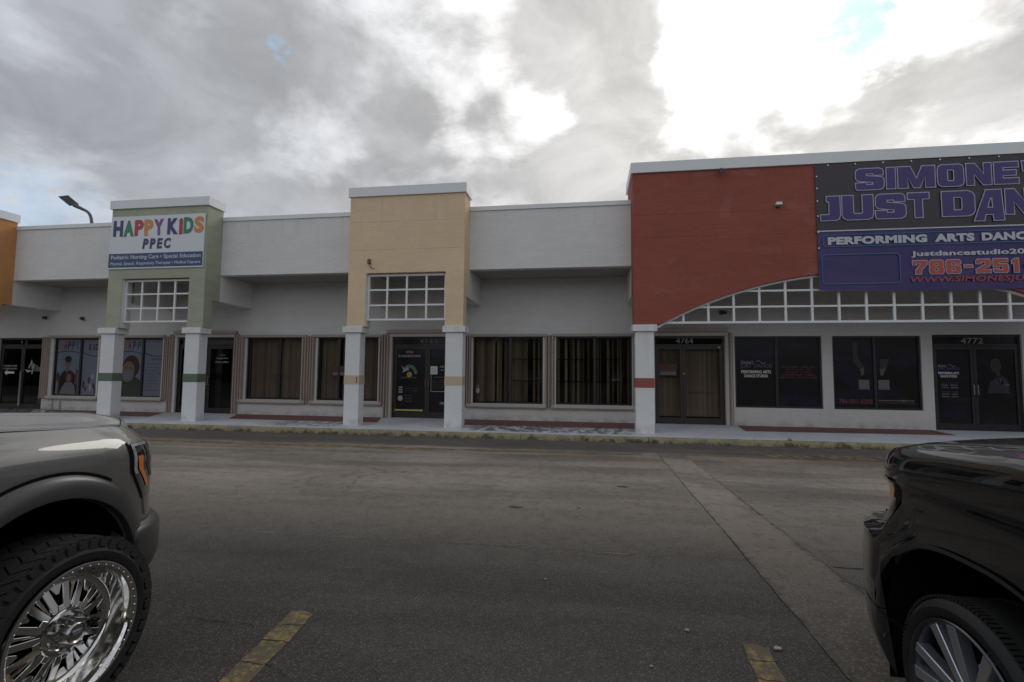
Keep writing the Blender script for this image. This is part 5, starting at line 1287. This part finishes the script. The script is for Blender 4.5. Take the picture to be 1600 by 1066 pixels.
    # bumper, wraps round the corner below the body
    def bump(name, mat, z0, z1, out, ystart, yend=99, r=.02, lv=10):
        rws = []
        pl = [q for q in super_plan(Wd, .22, .83, 60, 2.5) if q[1] >= ystart]
        for q in pl:
            r_ = []
            for j in range(lv+1):
                t = j/lv; z = z0+(z1-z0)*t; e = min(t, 1-t); o2 = out-(.03*max(0, (.14-e)/.14)**2)
                if z < z0+.16 : o2 -= .05*((z0+.16-z)/.16)**2
                x, y, _ = sh_.pt(q, min(z, .9)); tt = min(1, max(0, (q[1]-.22)/.61)); nx, ny = 1-tt, tt; l = sqrt(nx*nx+ny*ny)
                r_.append((x+o2*nx/l, y+o2*ny/l, z))
            # top and bottom returns
            xi, yi, zi = r_[-1]; x0_, y0_, z0_ = r_[0]
            r_.append((xi-.09*nx/l, yi-.09*ny/l, zi+.006)); r_.insert(0, (x0_-.10*nx/l, y0_-.10*ny/l, z0_))
            rws.append(r_)
        A = [[(cx+x, hy+y, z) for x, y, z in r_] for r_ in rws]; B = [[(2*cx-x, y, z) for x, y, z in r_] for r_ in A]
        o = MB().grid(A, flip=True).grid(B)
        for e in (A[0], B[0]): o.pts(e, [tuple(range(len(e)))])
        return o.build(name, mat, T, smooth=50, weld=True)
    bump('front_bumper', 'shaded_flare_paint', .44, .760, .050, .34)
    bump('bumper_top_strip', 'gunmetal', .764, .780, .050, .34, lv=3)
    # headlamps that wrap the corner, with chrome edge and amber marker
    nose = super_plan(Wd, .22, .83, 160, 2.5)
    nose = [q for q in nose if q[1] >= .05]
    # arc length
    sl = [0]
    for i in range(1, len(nose)): sl.append(sl[-1]+sqrt((nose[i][0]-nose[i-1][0])**2+(nose[i][1]-nose[i-1][1])**2))
    def at(s_):
        s_ = max(0, min(sl[-1]-1e-6, s_))
        for i in range(1, len(sl)):
            if sl[i] >= s_:
                t = (s_-sl[i-1])/(sl[i]-sl[i-1]); return (nose[i-1][0]*(1-t)+nose[i][0]*t, nose[i-1][1]*(1-t)+nose[i][1]*t)
    def s_of_y(y_): 
        for i in range(len(nose)):
            if nose[i][1] >= y_: return sl[i]
    def patch(name, mat, par, sl_f, sr_f, z0, z1, out, nz=10, ns=10):
        for sd in (1, -1):
            rws = []
            for j in range(nz+1):
                z = z0+(z1-z0)*j/nz; a, b = sl_f(z), sr_f(z); r_ = []
                for i in range(ns+1):
                    q = at(a+(b-a)*i/ns); x, y, zz3 = sh_.pt(q, z); t = min(1, max(0, (q[1]-.22)/.61)); nx, ny = 1-t, t; l = sqrt(nx*nx+ny*ny)
                    r_.append((cx+sd*(x+out*nx/l), hy+y+out*ny/l, z))
                rws.append(r_)
            MB().grid(rws, flip=(sd < 0)).build(name, mat, par, smooth=60)
    s0 = s_of_y(.30)
    lf_ = lambda z: s0+.055+(.0 if z > 1.06 else (1.06-z)*.62)
    patch('headlight', 'lens_dark', T, lf_, lambda z: s0+.42, .90, 1.205, .006)
    patch('headlight_trim', 'liner', T, lambda z: lf_(z)-.014, lambda z: lf_(z)-.001, .89, 1.215, .003)
    patch('headlight_trim', 'lens_clear', T, lambda z: lf_(z)+.004, lambda z: lf_(z)+.028, 1.04, 1.19, .009)
    patch('headlight_trim', 'lens_clear', T, lambda z: lf_(z)+.006, lambda z: s0+.40, 1.188, 1.203, .009, 3, 14)
    patch('marker_light', 'amber', T, lambda z: lf_(z)+.034+.02*(1.13-z)/.15, lambda z: lf_(z)+.080, .955, 1.135, .010)
    patch('headlight_lens', 'gunmetal', T, lambda z: lf_(z)+.13, lambda z: lf_(z)+.17, 1.0, 1.15, .008)
    patch('grille', 'trim_plastic', T, lambda z: s0+.62, lambda z: sl[-1], .85, 1.19, .004)
    for kz in (.93, 1.02, 1.11): patch('grille_bar', 'gunmetal', T, lambda z: s0+.64, lambda z: sl[-1], kz-.015, kz+.015, .012, 2, 12)
    # front edge of the wing below the lamp
    patch('wing_seam', 'liner', T, lambda z: lf_(.90)+(.90-z)*.30, lambda z: lf_(.90)+(.90-z)*.30+.008, .79, .90, .004, 6, 2)
    truck_wheel(T, cx+1.12, hy, 1); truck_wheel(T, cx-1.12, hy, -1, detail=False); truck_wheel(T, cx+1.12, hy-3.67, 1); truck_wheel(T, cx-1.12, hy-3.67, -1, detail=False)
    return T
build_truck()

# ---- black vehicle on the right: left flank towards the camera
def build_suv():
    cx, hy = 2.405, 2.12
    T = thing('black_car', (cx, hy-1.5, 0), 'glossy black car with silver twin spoke wheels, at the right', 'car')
    Wd = 1.02
    def crown(x, y):
        b = 1.33-.085*max(0, (y+.2)) if y > -.2 else 1.33+.03*min(1.2, (-.2-y))
        t = max(0, (y-.42)/.35); return b-.055*t**2
    def k(z):
        if z > 1.02: return 1.05
        if z > .87: return 1.05+.22*(1.02-z)/.15
        if z > .83: return 1.27+.40*(.87-z)/.04
        if z > .45: return 1.67+.06*min(1, (.83-z)/.15)
        return 1.73-.42*((.45-z)/.25)**1.5
    def inset(z, zc, y):
        u = max(0, (z-(zc-.11))/.11); i = .006*max(0, (z-1.13)/.2)+.034*u**3
        i += .030*max(0, min(1, (1.13-z)/.04)) if z < 1.13 else 0        # crease below the shoulder
        i -= .022*max(0, min(1, (1.05-z)/.25)) if z < 1.05 else 0
        if y > .30 and z < .88: i -= .035*min(1, (y-.30)/.15)*min(1, (.88-z)/.05)
        if z < .40: i += .06*((.40-z)/.2)**1.6
        return i
    wh = [(.0, .37, .535, 2.7), (-2.95, .37, .535, 2.7)]
    sh_ = Shell(Wd, .30, .86, 2.6, crown, k, inset, wh, .22, rear=-3.95).refine()
    rows = sh_.skirt(34)
    R = [[(cx+x, hy+y, z) for x, y, z in r] for r in rows]; L = [[(2*cx-x, y, z) for x, y, z in r] for r in R]
    body = MB().grid(R, flip=True).grid(L).build('body', 'paint_black', T, smooth=40, weld=True)
    def hood_z(x, y, xs, zc):
        ax = abs(x); fr = 1-max(0, min(1, (y-.45)/.36))**2.0
        t = 1 if ax < .40 else (.5+.5*cos(pi*(ax-.40)/.50) if ax < .90 else 0)
        return zc+.020*(1-(ax/max(xs, .01))**8)*fr+.052*(1-min(1, ax/.95)**2)*fr
    HR = []; info = []
    for q, r in zip(sh_.plan, rows):
        if q[1] < -.9: continue
        xe, ye, ze = r[-1]; HR.append([(cx+xe*(1-j/32), hy+ye, hood_z(xe*(1-j/32), ye, xe, ze)) for j in range(33)]); info.append((xe, ye, ze))
    HL = [[(2*cx-x, y, z) for x, y, z in r] for r in HR]
    MB().grid(HR).grid(HL, flip=True).build('hood', 'paint_black', body, smooth=45, weld=True)
    for s_ in (1, -1):
        gl = [[(cx+s_*(.86*xe/Wd-.003), hy+ye, hood_z(.86*xe/Wd, ye, xe, ze)+.001), (cx+s_*(.86*xe/Wd+.003), hy+ye, hood_z(.86*xe/Wd, ye, xe, ze)+.001)] for xe, ye, ze in info if ye < .6]
        MB().grid(gl, flip=(s_ < 0)).build('shut_line', 'liner', body)
    cab = MB(); prof = [(-.90, 1.36, .92), (-1.7, 1.78, .70), (-3.6, 1.80, .70), (-3.95, 1.30, .92)]
    vs = [(cx+s_*w_, hy+y_, z_) for y_, z_, w_ in prof for s_ in (1, -1)]
    cabo = cab.pts(vs, [(0, 1, 3, 2), (2, 3, 5, 4), (4, 5, 7, 6), (0, 2, 4, 6), (1, 7, 5, 3)]).build('cabin', 'paint_black', T, bevel=.05)
    MB().pts([(cx-.82, hy-.97, 1.405), (cx+.82, hy-.97, 1.405), (cx+.63, hy-1.63, 1.75), (cx-.63, hy-1.63, 1.75)], [(0, 1, 2, 3)]).build('windscreen', 'lens_dark', cabo)
    for s_ in (1, -1): MB().pts([(cx+s_*.925, hy-1.15, 1.40), (cx+s_*.925, hy-3.6, 1.40), (cx+s_*.73, hy-3.4, 1.74), (cx+s_*.73, hy-1.72, 1.74)], [(0, 1, 2, 3)]).build('side_window', 'lens_dark', cabo)
    MB().box(cx-.93, cx+.93, hy-3.93, hy-.9, 1.26, 1.345).build('deck', 'paint_black', T); MB().box(cx-.98, cx+.98, hy-3.96, hy-3.90, .35, 1.36).build('tailgate', 'paint_black', T)
    MB().box(cx-.80, cx+.80, hy-3.8, hy+.45, .26, .32).build('underbody', 'liner', T)
    for cy in (0, -2.95):
        for s_ in (1, -1):
            rws = [[(cx+s_*xo, hy+cy+.53*t_, arch_z(.53*t_, 0, .37, .53, 2.7, .2)) for xo in (1.0, .45)] for t_ in [-cos(pi*i/40) for i in range(41)]]
            MB().grid(rws, flip=(s_ > 0)).build('wheel_housing', 'liner', T); MB().box(*sorted((cx+s_*.44, cx+s_*.45)), hy+cy-.53, hy+cy+.53, .25, 1.0).build('wheel_housing', 'liner', T)
            # rolled lip of the arch
            lip = []
            for i in range(49):
                t_ = -cos(pi*i/48); zq = arch_z(.535*t_, 0, .37, .535, 2.7, .22)
                yy = cy+.535*t_; tt = 0
                base = Wd-.012
                if cy > -1 and yy > .30: base -= .10*((yy-.30)/.25)**2
                lip.append([(cx+s_*(base+.006), hy+yy*1.0, zq+.022), (cx+s_*(base+.004), hy+yy, zq+.004), (cx+s_*(base-.03), hy+yy, zq-.006)])
            MB().grid(lip, flip=(s_ > 0)).build('arch_lip', 'trim_plastic', T, smooth=60)
    nose = [q for q in super_plan(Wd, .30, .86, 160, 2.6) if q[1] >= -.3]
    sl = [0]
    for i in range(1, len(nose)): sl.append(sl[-1]+sqrt((nose[i][0]-nose[i-1][0])**2+(nose[i][1]-nose[i-1][1])**2))
    def at(s_):
        s_ = max(0, min(sl[-1]-1e-6, s_))
        for i in range(1, len(sl)):
            if sl[i] >= s_:
                t = (s_-sl[i-1])/(sl[i]-sl[i-1]); return (nose[i-1][0]*(1-t)+nose[i][0]*t, nose[i-1][1]*(1-t)+nose[i][1]*t)
    def s_of_y(y_):
        for i in range(len(nose)):
            if nose[i][1] >= y_: return sl[i]
    def patch(name, mat, sl_f, sr_f, z0, z1, out, nz=10, ns=10):
        for sd in (1, -1):
            rws = []
            for j in range(nz+1):
                z = z0+(z1-z0)*j/nz; a, b = sl_f(z), sr_f(z); r_ = []
                for i in range(ns+1):
                    q = at(a+(b-a)*i/ns); x, y, _ = sh_.pt(q, z); t = min(1, max(0, (q[1]-.30)/.56)); nx, ny = 1-t, t; l = sqrt(nx*nx+ny*ny)
                    r_.append((cx+sd*(x+out*nx/l), hy+y+out*ny/l, z))
                rws.append(r_)
            MB().grid(rws, flip=(sd < 0)).build(name, mat, T, smooth=60)
    s1 = s_of_y(.56)
    patch('headlight', 'lens_dark', lambda z: s1-.165+.4*(1.15-z), lambda z: s1+.34, 1.03, 1.127, .005)
    patch('marker_light', 'amber', lambda z: s1-.150+.05*(1.148-z)/.113, lambda z: s1+.02, 1.035, 1.122, .012)
    patch('headlight_lens', 'lens_clear', lambda z: s1+.14, lambda z: s1+.30, 1.04, 1.12, .009)
    patch('bumper_seam', 'liner', lambda z: s1-.10-(1.02-z)*.30, lambda z: s1-.094-(1.02-z)*.30, .86, 1.025, .0035, 8, 2)
    patch('fog_lamp_recess', 'trim_plastic', lambda z: s1+.10, lambda z: s1+.30, .56, .74, .004)
    patch('bumper_seam', 'liner', lambda z: s_of_y(.24), lambda z: s1+.30, .500, .506, .0035, 2, 14)
    patch('grille', 'trim_plastic', lambda z: s1+.38, lambda z: sl[-1], .62, 1.14, .008)
    for kz in (.70, .80, .90, 1.0, 1.08): patch('grille_bar', 'chrome_dull', lambda z: s1+.39, lambda z: sl[-1], kz-.010, kz+.010, .02, 2, 12)
    car_wheel(T, cx-1.045, hy, -1); car_wheel(T, cx+1.045, hy, 1, detail=False); car_wheel(T, cx-1.045, hy-2.95, -1); car_wheel(T, cx+1.045, hy-2.95, 1, detail=False)
build_suv()
